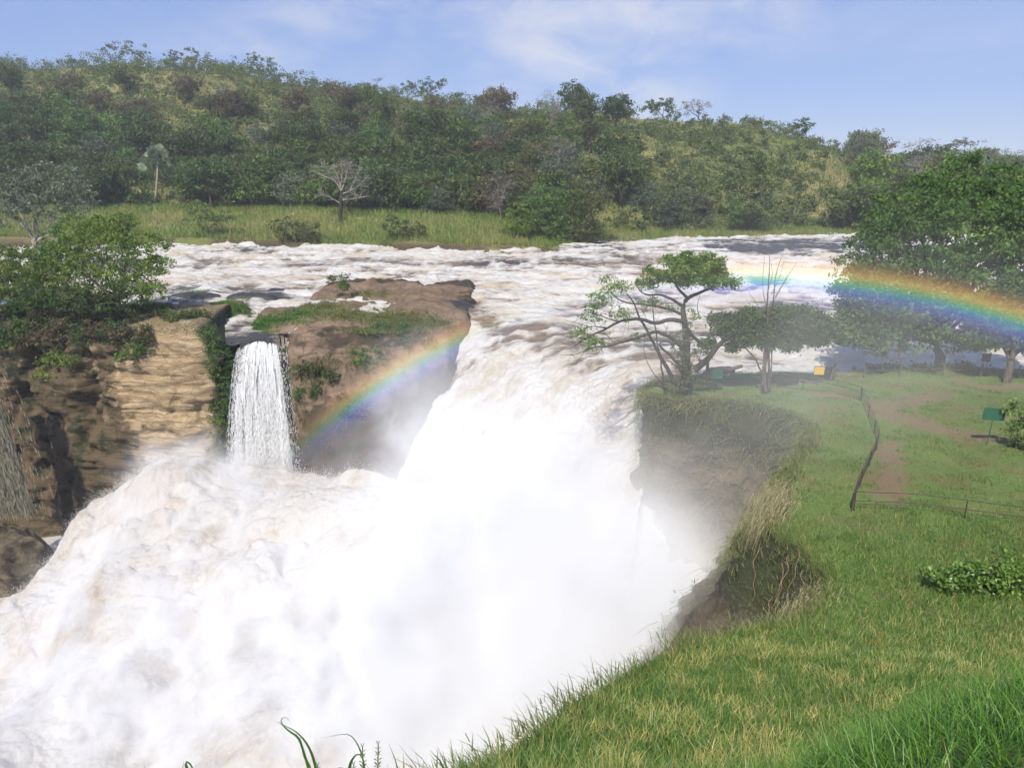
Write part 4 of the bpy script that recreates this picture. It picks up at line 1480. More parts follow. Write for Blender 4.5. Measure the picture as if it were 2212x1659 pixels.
blobs = [zb(950, 225, 120, 60, 0, 1.6), zb(820, 235, 90, 60, -.9, 1.4), zb(1080, 260, 110, 60, .9, 1.5), zb(720, 290, 110, 45, .9, 1.3), zb(1170, 310, 100, 42, -.3, 1.2), zb(800, 165, 70, 40, .3), zb(900, 150, 60, 38, -.5), zb(1040, 165, 90, 45, .4), zb(1120, 200, 70, 40, -.4), zb(620, 340, 90, 36, .6), zb(950, 310, 110, 40, -.8, 1.2), zb(1060, 350, 60, 30, .6), zb(860, 320, 80, 34, .8), zb(1230, 345, 50, 30, 0), zb(660, 240, 50, 34, -.3)]
sparse = [zb(330, 330, 60, 60, 1), zb(420, 360, 90, 50, 1), zb(300, 450, 110, 70, 0), zb(220, 560, 90, 70, -1), zb(430, 560, 70, 60, -1), zb(140, 690, 90, 60, -1.5), zb(240, 770, 110, 50, -2), zb(560, 720, 60, 30, -1), zb(950, 560, 60, 40), zb(800, 510, 60, 30), zb(640, 470, 90, 40, .6)]
vine = [zb(880, 900, 70, 140, -.5, .7), zb(850, 760, 60, 90, -.6, .6), zb(930, 1000, 70, 90, -.5, .7), zb(830, 1080, 90, 50, -.6, .8), zb(920, 660, 40, 90, -.3, .5), zb(1000, 840, 70, 60, -.3, .6)]
root = thing('umbrella_tree', 'flat-crowned tree with bare twisting limbs on the corner of the near cliff', 'tree', tuple(base))
tv, tf = tubes([(P - base, r) for P, r in limbs], 7)
mesh('trunk', tv, tf, M['bark_dark'], root, smooth=True)
tv, tf = tubes([(P - base, r) for P, r in twigs], 4)
mesh('twigs', tv, tf, M['bark_dark'], root, smooth=True)
pr = [crown_leaves([(c - base, r) for c, r in blobs], 9500, .21, clump=.36, per=22, droop=.1, shell=.45),
      crown_leaves([(c - base, r) for c, r in sparse], 2600, .18, clump=.28, per=7)]
v, f = join([(a, b_) for a, b_, _ in pr])
mesh('crown', v, f, M['leaf_bright'], root, attrs={'tone': np.concatenate([q[2] for q in pr])})
v, f, tn = crown_leaves([(c - base, r) for c, r in vine], 2600, .16, clump=.3, droop=.8)
mesh('creepers', v, f, M['leaf_olive'], root, attrs={'tone': tn})

# dark crown right of the umbrella tree, on slim straight stems
UY = 53.6
limbs = [L3([(1470, 1100), (1462, 940), (1480, 800), (1490, 640), (1480, 480), (1495, 300), (1500, 140)], .15, .012),
         L3([(1495, 1090), (1500, 960), (1485, 820), (1520, 620), (1530, 420), (1545, 260), (1590, 130)], .12, .01, .2, .3),
         L3([(1450, 1070), (1455, 900), (1470, 720)], .08, .05, -.2), L3([(1512, 1010), (1515, 800), (1520, 640)], .05, .03, .3),
         L3([(1445, 980), (1390, 860), (1320, 800), (1280, 700)], .07, .03, .1, .8), L3([(1480, 760), (1600, 690), (1720, 640), (1850, 650)], .11, .04, 0, .8),
         L3([(1480, 620), (1420, 500), (1350, 400)], .04, .01), L3([(1490, 560), (1560, 400), (1700, 180)], .035, .008, .1, .4), L3([(1500, 500), (1600, 330), (1650, 240)], .025, .008),
         L3([(1485, 520), (1440, 380), (1470, 90)], .025, .007), L3([(1510, 420), (1580, 280), (1600, 180)], .02, .007), L3([(1480, 420), (1530, 250), (1480, 100)], .02, .006),
         L3([(1480, 700), (1330, 660), (1200, 640)], .09, .03, 0, .4)]
blobs = [zb(1400, 660, 110, 80, .3), zb(1270, 610, 110, 70, .2), zb(1180, 650, 110, 90, 0), zb(1330, 740, 110, 60, 0), zb(1520, 640, 100, 100, .5), zb(1620, 640, 100, 90, .6), zb(1720, 650, 110, 80, .8), zb(1830, 620, 110, 90, 1.2),
         zb(1650, 740, 120, 60, .6), zb(1500, 760, 90, 50, .4), zb(1780, 740, 120, 60, 1.0), zb(1120, 590, 60, 40), zb(1230, 790, 60, 40), zb(1680, 530, 90, 40, .8), zb(1890, 730, 100, 60, 1.4), zb(1060, 770, 70, 50), zb(1360, 565, 100, 50, .2), zb(1560, 550, 100, 55, .6), zb(1760, 560, 100, 60, .9), zb(1900, 650, 90, 80, 1.3), zb(1430, 720, 100, 60, .2), zb(1600, 790, 120, 40, .6)]
base = np.array(Zp(1654, UY, -.1))
root = thing('thicket_tree', 'low dark tree on slim straight stems with bare shoots rising above it', 'tree', tuple(base))
tv, tf = tubes([(P - base, r) for P, r in limbs], 6)
mesh('trunk', tv, tf, M['bark'], root, smooth=True)
v, f, tn = crown_leaves([(c - base, r) for c, r in blobs], 26000, .22, clump=.40, per=20, droop=.3)
mesh('crown', v, f, M['leaf_green'], root, attrs={'tone': tn})

# big leafy trees at the right
tree('broad_tree', 'big leafy tree with a dark split trunk at the right', [B(1960, 470, 63, 90, 60), B(2050, 420, 64, 80, 60), B(2130, 450, 63, 70, 60), B(1930, 540, 62, 75, 55), B(2020, 500, 61, 90, 70), B(2110, 540, 61, 90, 70),
     B(1890, 600, 61.5, 55, 40), B(1860, 660, 60.5, 60, 60), B(1930, 650, 60, 80, 60), B(2000, 610, 60, 90, 60), B(2060, 680, 60, 80, 55), B(1850, 730, 60, 45, 30), B(1950, 720, 60, 70, 34), B(2150, 640, 60, 70, 60), B(2090, 740, 60.5, 60, 20), B(1905, 600, 60, 70, 50), B(1840, 690, 59, 50, 50), B(1880, 740, 59, 60, 28), B(1975, 670, 58.5, 80, 60), B(2060, 600, 58.5, 80, 70), B(2150, 520, 59, 80, 70), B(1930, 480, 62, 70, 60), B(1860, 560, 62, 50, 60), B(1900, 700, 59, 70, 50), B(2190, 500, 63, 60, 60), B(2085, 372, 66, 60, 36), B(2170, 405, 64, 60, 50), B(2230, 440, 63, 50, 60), B(2000, 400, 65, 50, 30), B(2110, 700, 59, 60, 44), B(1830, 640, 60, 40, 40)],
     Zp(2026, 61.8, -.3), .36, 'leaf_fresh', 52000, .32, 'bark_dark', clump=.7, per=40, droop=.7, shell=.6)
tree('forked_tree', 'leafy tree with a short forked trunk at the right edge of the lawn', [B(2180, 690, 57, 60, 36), B(2140, 730, 57, 45, 24), B(2215, 735, 57, 50, 26), B(2200, 640, 57.5, 70, 50), B(2240, 560, 58, 70, 60), B(2200, 470, 60, 60, 60), B(2270, 660, 57, 60, 60)],
     Zp(2174, 56.6, -.35), .30, 'leaf_fresh', 24000, .30, 'bark', clump=.5, per=24, droop=.4, shell=.7)

# shrubs on the lawn side
for (u, v, y, bl, n, s, mt_, lab) in (
        (2200, 1000, 41, [(2205, 890, 30, 30), (2190, 930, 22, 30), (2205, 980, 30, 36), (2190, 1010, 24, 22), (2230, 940, 40, 60)], 1700, .24, 'leaf_fresh', 'tall leafy shrub at the right edge beside the green sign'),
        (2120, 1290, 23.6, [(2040, 1250, 40, 26), (2090, 1240, 44, 26), (2140, 1250, 40, 28), (2190, 1235, 36, 34), (2210, 1290, 40, 30), (2170, 1190, 12, 16), (2150, 1285, 40, 18)], 3200, .17, 'leaf_glossy', 'glossy-leaved shrub spreading over the grass at the right'),
        (2080, 805, 60, [(2010, 797, 40, 9), (2060, 800, 45, 12), (2110, 805, 45, 12), (2085, 790, 30, 8), (2140, 815, 30, 10)], 2400, .24, 'leaf_dark', 'low dark hedge of scrub under the big right-hand trees'),
        (1790, 803, 58.5, [(1785, 808, 14, 12), (1800, 800, 10, 10)], 500, .2, 'leaf_grey', 'small grey-green bush at the back corner of the railing'),
        (1930, 795, 61, [(1880, 797, 40, 6), (1940, 793, 40, 7), (1980, 795, 30, 7)], 1200, .22, 'leaf_green', 'low green scrub along the river fence left of the big tree')):
    tree('lawn_shrub', lab, [B(q[0], q[1], y, q[2], q[3]) for q in bl], Zp(u, y, float(ztop(Zp(u, y, 0).x, y)) + .02), .06, mt_, n, s, 'bark_dark', group='shrubs on the lawn', cat='shrub', stem='stems', leaf='foliage', clump=.35)


# ------------------------------------------------------------------ grass
def blades(P, h, w, lean, tone, name, m, label, segs=2, dirn=None):
    n = len(P)
    h = np.broadcast_to(h, (n,)) * RNG.uniform(.55, 1.35, n)
    a = RNG.uniform(0, 2 * np.pi, n)
    d = np.stack([np.cos(a), np.sin(a), 0 * a], 1)
    if dirn is not None:
        d = d * .7 + dirn
    ln = lean * RNG.uniform(.2, 1.6, n)
    b = RNG.uniform(0, 2 * np.pi, n)
    s = np.stack([np.cos(b), np.sin(b), 0 * b], 1) * (np.broadcast_to(w, (n,)) * .5)[:, None]
    rows = []
    for k in range(segs + 1):
        t = k / segs
        c = P + d * (ln * h * t ** 1.6)[:, None] + np.array([0, 0, 1.0]) * (h * (t - .32 * ln * t * t))[:, None]
        wd = (1 - t) ** .7 + .08
        rows += [c - s * wd, c + s * wd]
    v = np.stack(rows, 1)
    k = 2 * (segs + 1)
    base = np.arange(n)[:, None] * k
    f = np.concatenate([base + np.array([2 * i, 2 * i + 1, 2 * i + 3, 2 * i + 2]) for i in range(segs)])
    return kind(mesh(name, v.reshape(-1, 3), f, m, attrs={'tone': np.repeat(tone, k)}), 'stuff', label)


def scatter(n, x0, x1, y0, y1, near=0.0, margin=.02):
    """random points on the near bank, thicker towards the viewpoint when near > 0"""
    out_ = []
    while sum(map(len, out_)) < n:
        y = y0 + (y1 - y0) * RNG.random(n) ** (1 + near)
        x = RNG.uniform(x0, x1, n)
        k = inpoly(x, y, LAWN) & (np.abs(x) < y * .86 + 3)
        out_.append(np.c_[x, y][k])
    q = np.concatenate(out_)[:n]
    return np.c_[q, ztop(q[:, 0], q[:, 1]) - margin]


P = scatter(120000, -2, 34, 8.2, 35, .55)
P = P[RNG.random(len(P)) < sstep(P[:, 1] + 5 * fbm(P / 3, 2), 36, 26)]
pn = .28 * fbm(P / 2.6 + 3, 3) + .72 * fbm(P / .6 + 3, 2)
pf = fbm(P / .5 + 9, 2)
straw = sstep(pn, .46, .62) * sstep(P[:, 1], 24, 17)
tone = np.clip(RNG.random(len(P)) * .62 + straw * .5 * (RNG.random(len(P)) < .6) + .22 * (RNG.random(len(P)) < .2) + (RNG.random(len(P)) < .07) * .4, 0, 1)
blades(P, .20 + .16 * pf + .1 * sstep(P[:, 1], 12, 9), .017 + .006 * sstep(P[:, 1], 12, 24), .55, tone, 'tall_grass', M['grass'], 'green and straw-coloured grass on the near slope')

P = scatter(100000, 5, 46, 24, 62, .25)
dv = np.maximum.reduce([1.15 - polydist(P[:, 0], P[:, 1], np.array([(G(*q).x, G(*q).y) for q in pp])) / w_ for pp, w_ in
                        (([(1905, 890), (1960, 905), (2030, 925), (2130, 948), (2230, 960)], 2.0), ([(1900, 885), (1960, 868), (2030, 850)], 1.9), ([(1915, 1100), (1920, 1050), (1925, 1000), (1915, 960)], 1.3),
                         ([(2080, 822), (2160, 838), (2230, 832)], 1.5), ([(1760, 850), (1840, 858)], 1.2))])
ok = dv + (fbm(P * 1.3, 4) - .5) * 2.2 + RNG.normal(size=len(P)) * .3 < .62
P = P[ok]
pn = fbm(P / 4.0 + 5, 3)
tone = np.clip(RNG.random(len(P)) * .55 + .55 * sstep(pn, .46, .64) * RNG.random(len(P)) + .12, 0, 1)
blades(P, .10 + .14 * sstep(fbm(P / 1.2, 3), .4, .7), .04, .7, tone, 'lawn_grass', M['grass_lawn'], 'short grass of the viewpoint lawn', 1)

P = scatter(42000, .2, 7.5, 2.4, 7.2, 0.2)
k = RNG.random(len(P)) < sstep(P[:, 0] - .25 * P[:, 1], -.4, 1.4)
P = P[k]
tone = np.clip(RNG.random(len(P)) * .9 + (RNG.random(len(P)) < .03) * .3, 0, 1)
blades(P, .13 + .15 * fbm(P / .5, 2), .0068, .75, tone, 'fresh_grass', M['grass_fresh'], 'lush bright grass on the brow at the bottom right', 2)

# tufts along the rim and hanging dry grass over the earth cliff
EN = np.gradient(EDGE, axis=0)
EN = np.stack([-EN[:, 1], EN[:, 0]], 1)
EN /= np.linalg.norm(EN, axis=1)[:, None]
i = RNG.integers(30, len(EDGE) - 1, 16000)
ED = EDGE[i] + RNG.random((len(i), 1)) * (EDGE[i + 1] - EDGE[i])
off = np.abs(RNG.normal(0, .55, len(i)))
hang = RNG.random(len(i)) < .55
q = RNG.random(len(i)) ** 1.6
P = np.c_[ED + EN[i] * (np.where(hang, 1, -1) * off * .5)[:, None], ztop(ED[:, 0], ED[:, 1]) - np.where(hang, q * 2.6, 0.02)]
sl_i = np.interp(EDGE[i, 1], [-10, 10, 16, 20, 25, 31, 38, 46, 49, 52, 60], [.05, .12, .2, .3, .5, .55, .5, .42, .3, .07, .04])
P[:, :2] += EN[i] * (np.where(hang, q * 2.6 * sl_i, 0))[:, None]
blades(P, .38, .03, .8, np.clip(RNG.random(len(P)) * .75 + .1, 0, 1), 'rim_grass', M['grass_bank'], 'rough grass along the rim of the near cliff', 2, np.c_[EN[i] * .5, 0 * q])


def hanging(n, pts, name, label, m, L=(.5, 1.6), w=.028, spread=.5):
    """long limp blades that trail down the slope below each point"""
    pts = np.asarray(pts, float)
    seg = resample(pts, .05)
    c = seg[RNG.integers(0, len(seg), n)] + RNG.normal(size=(n, 3)) * np.array([spread, spread, spread * .5])
    ln = RNG.uniform(*L, n)
    d0 = np.stack([-RNG.uniform(.2, .8, n), -RNG.uniform(-.1, .5, n), RNG.uniform(-.1, .6, n)], 1)
    b = RNG.uniform(0, np.pi, n)
    s = np.stack([np.cos(b), np.sin(b), 0 * b], 1) * w * .5
    rows = []
    for k in range(5):
        t = k / 4
        cc = c + d0 * (ln * .45 * t)[:, None] - np.array([0, 0, 1.0]) * (ln * .95 * t ** 1.5)[:, None] + RNG.normal(size=(n, 3)) * .03 * t
        rows += [cc - s * (1.05 - t), cc + s * (1.05 - t)]
    v = np.stack(rows, 1)
    base = np.arange(n)[:, None] * 10
    f = np.concatenate([base + np.array([2 * i, 2 * i + 1, 2 * i + 3, 2 * i + 2]) for i in range(4)])
    return kind(mesh(name, v.reshape(-1, 3), f, m, attrs={'tone': np.repeat(RNG.random(n), 10)}), 'stuff', label)


hanging(3400, [W(1700, 1050, 34.5), W(1672, 1090, 32), W(1655, 1125, 30.6), W(1650, 1150, 30.0)], 'dry_grass', 'pale dry grass trailing over the spur of the near cliff', M['grass_dry'], (.3, 1.35), .02, .42)
hanging(1500, [W(1720, 1330, 22.6), W(1760, 1310, 23.2), W(1800, 1290, 23.5)], 'straw', 'flattened straw at the head of the landslip', M['grass_dry'], (.3, .8), .025, .4)
# olive tufts all over the upper part of the near cliff
FC = bpy.data.objects['bank_cliff'].data
fv = np.empty(len(FC.vertices) * 3, np.float32)
FC.vertices.foreach_get('co', fv)
fv = fv.reshape(len(EDGE), -1, 3)
ei = np.where((EDGE[:, 1] > 33))[0]
n = 17000
a_, b_ = ei[RNG.integers(0, len(ei), n)], (RNG.random(n) ** 2.3 * 40).astype(int)
P = fv[a_, b_].astype(float) + RNG.normal(size=(n, 3)) * np.array([.25, .25, .2])
P = P[fbm(P / 1.8 + 4, 3) > .42 + .012 * np.random.default_rng(3).random(len(P))]
tn = np.clip(.22 + RNG.random(len(P)) * .5 + .6 * (fbm(P / 2.5, 3) - .4), 0, 1)
blades(P, .55, .06, 1.5, tn, 'cliff_grass', M['grass_bank'], 'olive and brown tufts clinging to the near cliff', 2, np.array([-.45, -.45, -.5]))

# grass of the far bank and the hill
n = 60000
u = RNG.uniform(-60, 1900, n)
yb = np.interp(u, UB, YB)
y = yb + 1.4 + 1.2 * fbm(V3(u / 40, 0 * u, 0 * u), 2) + RNG.random(n) ** 1.2 * np.interp(u, [0, 1000, 1200, 1900], [26, 28, 14, 12])
x = (u - CU) / F * (y * CP + 3)
z = zhill(x, y)
P = np.c_[x, y, z - .05]
pn = fbm(P / 6.0, 3)
tone = np.clip(.22 + RNG.random(n) * .45 + .45 * sstep(pn, .42, .6) * RNG.random(n) - .15 * sstep(y - yb, 14, 20), 0, 1)
blades(P, .75 + .7 * pn, .14, .55, tone, 'bank_grass', M['grass_far'], 'tall green and tan grass on the far bank', 1)
n = 45000
sp = np.array([hill_spot(a, b_) for a, b_ in zip(RNG.uniform(-40, 2240, 1500), RNG.random(1500))])
P = sp[RNG.integers(0, len(sp), n)] + RNG.normal(size=(n, 3)) * np.array([4.5, 4.5, 0])
P[:, 2] = zhill(P[:, 0], P[:, 1]) - .05
pn = fbm(P / 14.0, 3)
blades(P, 1.1, .3, .5, np.clip(RNG.random(n) * .62 + .5 * (pn - .38), 0, 1), 'hill_grass', M['grass_bank'], 'dry tussock grass between the trees of the hill', 1)


# greenery on the rock shelf
def shelf_pts(spec):
    out_ = []
    for (u, v, ru, rv, n, y0) in spec:
        p = shelf_hit(u + RNG.normal(size=n) * ru * .55, v + RNG.normal(size=n) * rv * .55)
        p[:, :2] += RNG.normal(size=(n, 2)) * .12
        p[:, 2] = np.maximum(shelf_z(p[:, 0], p[:, 1])[0], zriver(p[:, 0], p[:, 1]) + .1) - .05
        out_.append(p)
    return np.concatenate(out_)


P = shelf_pts([(480, 672, 60, 16, 2600, 92), (430, 680, 30, 12, 900, 90), (520, 708, 36, 10, 1400, 85), (555, 712, 34, 16, 1600, 83.5), (600, 695, 60, 9, 1500, 85.5), (650, 680, 40, 8, 900, 88)])
blades(P, .42, .06, .6, np.clip(RNG.random(len(P)) * .75, 0, 1), 'water_grass', M['grass_fresh'], 'bright green marsh grass beside the feeder of the small fall', 2)
P = shelf_pts([(760, 682, 80, 14, 3800, 87), (850, 690, 60, 14, 3000, 86), (690, 660, 50, 10, 1200, 92), (800, 640, 60, 8, 900, 97), (860, 715, 40, 12, 1800, 83.5), (740, 622, 12, 10, 400, 102), (920, 700, 40, 16, 1200, 84), (880, 702, 80, 12, 3000, 84), (800, 725, 50, 12, 1500, 84), (700, 665, 40, 8, 900, 90)])
blades(P, .38, .055, .6, np.clip(RNG.random(len(P)) * .85, 0, 1), 'shelf_grass', M['grass_bank'], 'olive grass growing over the top of the rock shelf', 2)
# dark growth over the shaded face
n = 9000
uu = RNG.uniform(600, 985, n)
vv_ = np.interp(uu, [600, 985], [800, 712]) + RNG.random(n) ** 1.5 * 230 - 8
P = shelf_hit(uu, vv_)
P = P[fbm(P / 1.6, 3) > .44]
blades(P, .5, .08, 1.4, np.clip(RNG.random(len(P)) * .45, 0, 1), 'ledge_grass', M['grass_bank'], 'dark grass and ferns on the steep face of the rock shelf', 2, np.array([0, -.5, -.5]))
for (u, v, y, ru, rv, mt_, n, lab) in ((700, 812, 75.6, 60, 20, 'leaf_dark', 1500, 'dark ferny shrub along the lip of the rock shelf'),
                                       (790, 775, 78, 44, 22, 'leaf_green', 1200, 'green shrub on the shoulder of the rock shelf'),
                                       (660, 850, 74.6, 34, 22, 'leaf_dark', 900, 'dark shrub hanging below the lip of the rock shelf'),
                                       (850, 720, 82, 60, 13, 'leaf_green', 1300, 'green scrub across the top of the rock shelf'),
                                       (900, 740, 80.5, 44, 14, 'leaf_olive', 900, 'olive scrub on the falling edge of the rock shelf'),
                                       (790, 870, 75.2, 60, 36, 'leaf_brown', 1100, 'brown scrub clinging to the shaded face of the rock shelf'),
                                       (745, 613, 102, 12, 15, 'leaf_fresh', 260, 'upright green tuft on the back of the rock shelf'),
                                       (718, 608, 103, 10, 9, 'leaf_dark', 140, 'small thin sapling at the back of the rock shelf')):
    q = shelf_hit(u + RNG.uniform(-1, 1, 9) * ru * .8, v + RNG.uniform(-.8, .8, 9) * rv)
    bl = [(p + np.array([0, -.15, .2]), (ru * px(78) * .32, .8, rv * px(78) * .45 + .2)) for p in q]
    n = int(n * 1.7)
    tree('shelf_shrub', lab, bl, shelf_hit(u, v) - np.array([0, 0, .05]), .05, mt_, n, .24, 'bark_dark', group='shrubs on the rock shelf', cat='shrub', stem='stems', leaf='foliage', clump=.4, droop=.4)


# wetted black rocks that break the rapids
for (u, v, yh, ru, rv, lab) in ((420, 619, 97, 62, 7, 'dark wetted rock in the rapids just right of the bright tree'), (597, 596, 101, 27, 4, 'small dark rock alone in the white rapids'),
                                (545, 640, 97, 60, 6, 'flat dark rock at the left back corner of the rock shelf'), (960, 650, 92, 70, 10, 'smooth dark rock under a film of water at the lip of the chute'),
                                (800, 618, 104, 50, 7, 'dark rock along the back of the rock shelf'), (1560, 806, 62.5, 46, 9, 'broken rock in the river behind the first green sign')):
    c = W(u, v, yh)
    k = px(yh)
    a_, t_ = np.meshgrid(np.linspace(0, 2 * np.pi, 48), np.linspace(0, 1, 14))
    X = np.cos(a_) * ru * k * np.sin(t_ * np.pi / 2)
    Y = np.sin(a_) * rv * k * 3.6 * np.sin(t_ * np.pi / 2)
    Z = rv * k * 1.7 * np.cos(t_ * np.pi / 2) ** .7 - .45 * t_ ** 3
    nn = (fbm(V3((X + c.x) / 1.5, (Y + c.y) / 1.5, Z), 4, .55, True) - .55) * .5
    o = mesh('river_rock', V3(X, Y, Z + nn * np.cos(t_ * 1.5)).reshape(-1, 3), grid_faces(*X.shape), M['dark_rock'], smooth=True, attrs={'wet_shade': np.full(X.size, .3), 'moss': np.zeros(X.size)})
    o.location = (c.x, c.y, float(zriver(np.array(c.x), np.array(c.y))) + (.25 if u < 900 else -.1))
    tag(o, lab, 'rock', 'rocks in the rapids')

# ------------------------------------------------------------------ railings
RAILS = 'railings round the viewpoint'


def zg(p):
    return float(ztop(np.array(p[0]), np.array(p[1])))


def railing(name, label, foot, heights, post_step, m, r=.032, post_r=.035, hp=None, group=RAILS, lean=0.0):
    foot = resample(np.array([(G(*q).x, G(*q).y) for q in foot]), .5)
    root = thing(name, label, 'railing', (foot[0][0], foot[0][1], zg(foot[0])), group)
    o_ = np.array(root.location)
    for h in heights:
        P = np.array([(p[0], p[1], zg(p) + h) for p in foot]) - o_
        P[:, 2] = np.convolve(np.pad(P[:, 2], 3, 'edge'), np.ones(7) / 7, 'valid')
        tv, tf = tubes([(P, r)], 6)
        mesh('rail', tv, tf, m, root, smooth=True)
    n = max(1, int(round(len(foot) * .5 / post_step)))
    for k in np.linspace(0, len(foot) - 1, n + 1).astype(int):
        p = foot[k]
        z = zg(p)
        P = np.array([(p[0], p[1], z - .25), (p[0], p[1], z + .3), (p[0] + lean, p[1], z + (hp or max(heights)) + .02)]) - o_
        tv, tf = tubes([(P, post_r)], 6)
        mesh('post', tv, tf, m, root, smooth=True)
    return root


railing('metal_railing', 'low two-bar pipe railing crossing the grass at the right in front of the path', [(1842, 1118), (1960, 1128), (2080, 1143), (2240, 1162), (2620, 1208)], (.92, .48), 4.6, M['rail'], .022, .028)
railing('metal_railing', 'dark pipe railing running away along the gorge side of the path', [(1837, 1120), (1852, 1075), (1875, 1020), (1897, 965), (1882, 915), (1860, 866)], (.92, .66, .40), 3.4, M['rail'], .021, .028)
railing('metal_railing', 'thin pipe railing behind the umbrella tree along the river', [(1500, 828), (1590, 829), (1690, 832), (1790, 846), (1858, 866)], (.98, .62, .06), 4.2, M['rail'], .026, .03)
railing('metal_railing', 'faded olive pipe barrier slanting down beside the yellow sign', [(1726, 838), (1780, 852), (1838, 868)], (.80,), 6.0, M['rail_olive'], .03, .04)
railing('wire_fence', 'dark wooden-post wire fence along the river behind the big trees', [(1790, 818), (1880, 814), (1980, 812), (2080, 812), (2160, 813), (2240, 812), (2560, 815)], (.55, .25), 3.4, M['post_wood'], .018, .05, 1.0, None, .05)
# a weathered leaning stake at the end of the wire fence
p = G(1797, 824)
root = thing('stake', 'dark weathered leaning stake beside the small yellow sign', 'post', (p.x, p.y, zg(p)))
tv, tf = tubes([(np.array([(-.25, 0, -.2), (-.05, 0, .45), (.0, .05, .85), (.12, 0, 1.5)]), np.array([.1, .08, .065, .04]))], 6)
mesh('stem', tv, tf, M['post_wood'], root, smooth=True)
tv, tf = tubes([(np.array([(-.3, .02, -.1), (-.28, .02, .1), (-.08, .02, .4)]), np.array([.06, .05, .04]))], 6)
mesh('branch', tv, tf, M['post_wood'], root, smooth=True)
# log caught in the rapids
p = Zp(1568, 61.0, -.55)
root = thing('driftwood_log', 'brown broken log caught in the rapids right behind the green sign', 'log', tuple(p))
tv, tf = tubes([(np.array([(-1.6, 0, -.3), (-.6, .1, .05), (.4, .1, .45), (1.35, 0, .78)]), np.array([.22, .26, .2, .13]))], 8)
mesh('log', tv, tf, M['bark'], root, smooth=True)

# ------------------------------------------------------------------ signs
from mathutils import Matrix


def box(sx, sy, sz, c=(0, 0, 0)):
    v = np.array([(x, y, z) for x in (-.5, .5) for y in (-.5, .5) for z in (-.5, .5)]) * np.array([sx, sy, sz]) + np.array(c)
    f = np.array([(0, 1, 3, 2), (4, 6, 7, 5), (0, 4, 5, 1), (2, 3, 7, 6), (0, 2, 6, 4), (1, 5, 7, 3)])
    return v, f


def bevel(o, w):
    md = o.modifiers.new('bevel', 'BEVEL')
    md.width, md.segments = w, 2


def sign(name, label, u, v, yaw, bw, bh, zc, mboard, mpost, tilt=0., frame=None, posts=(0,), group=None, pr=.03):
    p = G(u, v)
    root = thing(name, label, 'sign', (p.x, p.y, zg(p)), group)
    root.rotation_euler = (0, R(tilt), R(yaw))
    bv, bf = box(bw, .025, bh, (0, 0, zc))
    b_ = mesh('board', bv, bf, mboard, root)
    bevel(b_, .012)
    fv, ff_ = join([box(bw + .05, .035, .04, (0, .002, zc + bh / 2 + .004)), box(bw + .05, .035, .04, (0, .002, zc - bh / 2 - .004)),
                    box(.04, .036, bh - .03, (bw / 2 + .006, .002, zc)), box(.04, .036, bh - .03, (-bw / 2 - .006, .002, zc))])
    f_ = mesh('frame', fv, ff_, frame or mboard, root)
    for q in posts:
        tv, tf = tubes([(np.array([(q, .045, -.4), (q, .045, zc * .5), (q, .045, zc + bh * .3)]), pr)], 8)
        mesh('post', tv, tf, mpost, root, smooth=True)
    return root, zc, bw, bh


sign('park_sign', 'blank green sign on a slim leaning post, alone on the open lawn', 2132, 964, -6, 1.18, .68, 1.88, M['sign_green'], M['sign_green'], 3.0, group='green signs on the viewpoint')
sign('park_sign', 'blank green sign turned aslant beside the umbrella tree trunk', 1543, 846, 18, 1.02, .72, 1.5, M['sign_green'], M['sign_back'], 3.0, group='green signs on the viewpoint')
rt, zc, bw, bh = sign('warning_sign', 'small yellow sign in two panels on a thin post by the rapids', 1765, 834, 4, .80, .62, 1.18, M['sign_yellow'], M['sign_green'], 2.0, frame=M['sign_green'], pr=.022)
# two rows of worn, unreadable lettering as the photo shows, and the dark seam between the panels
g4 = np.random.default_rng(4)
parts = [box(bw - .06, .004, .022, (0, -.0165, zc))]
for row in (zc + .15, zc - .15):
    for k in range(7):
        xx = -.29 + k * .097
        parts += [box(.016, .003, .11, (xx, -.0162, row)), box(.045, .003, .016, (xx + .026, -.0162, row + g4.choice([.045, 0, -.045])))]
bv, bf = join(parts)
mesh('lettering', bv, bf, M['ink'], [c for c in rt.children if c.name.startswith('board')][0])
sign('notice_board', 'dark square notice on two thin legs under the right-hand trees', 2122, 812, -8, .62, .62, 1.55, M['sign_back'], M['sign_back'], 3.0, posts=(-.17, .17))


# ------------------------------------------------------------------ hanging roots on the landslip
M['root'] = bark('root_bark', (.16, .09, .05), (.34, .24, .15), 9)
roots = []
for (u, v, y, dv, s) in ((1690, 1215, 26.8, 190, 1), (1700, 1200, 26.9, 120, -1), (1722, 1190, 26.9, 130, 1), (1736, 1230, 26.2, 90, -1), (1668, 1290, 25.5, 90, 1), (1640, 1180, 29.0, 130, -1), (1752, 1240, 25.9, 70, 1)):
    P = [np.array(W(u + s * 5 * math.sin(t * 6 + u) + 3 * math.sin(t * 17 + u) - t * dv * .16, v + dv * t, y - t * 1.6 - .25)) for t in np.linspace(0, 1, 16)]
    roots.append((np.array(P), np.linspace(.017, .005, 16)))
p0 = roots[0][0][0].copy()
root = thing('hanging_roots', 'thin pale tree roots hanging down the bare earth of the landslip', 'roots', tuple(p0))
for P, r in roots:
    tv, tf = tubes([(P - p0, r)], 5)
    mesh('root', tv, tf, M['root'], root, smooth=True)


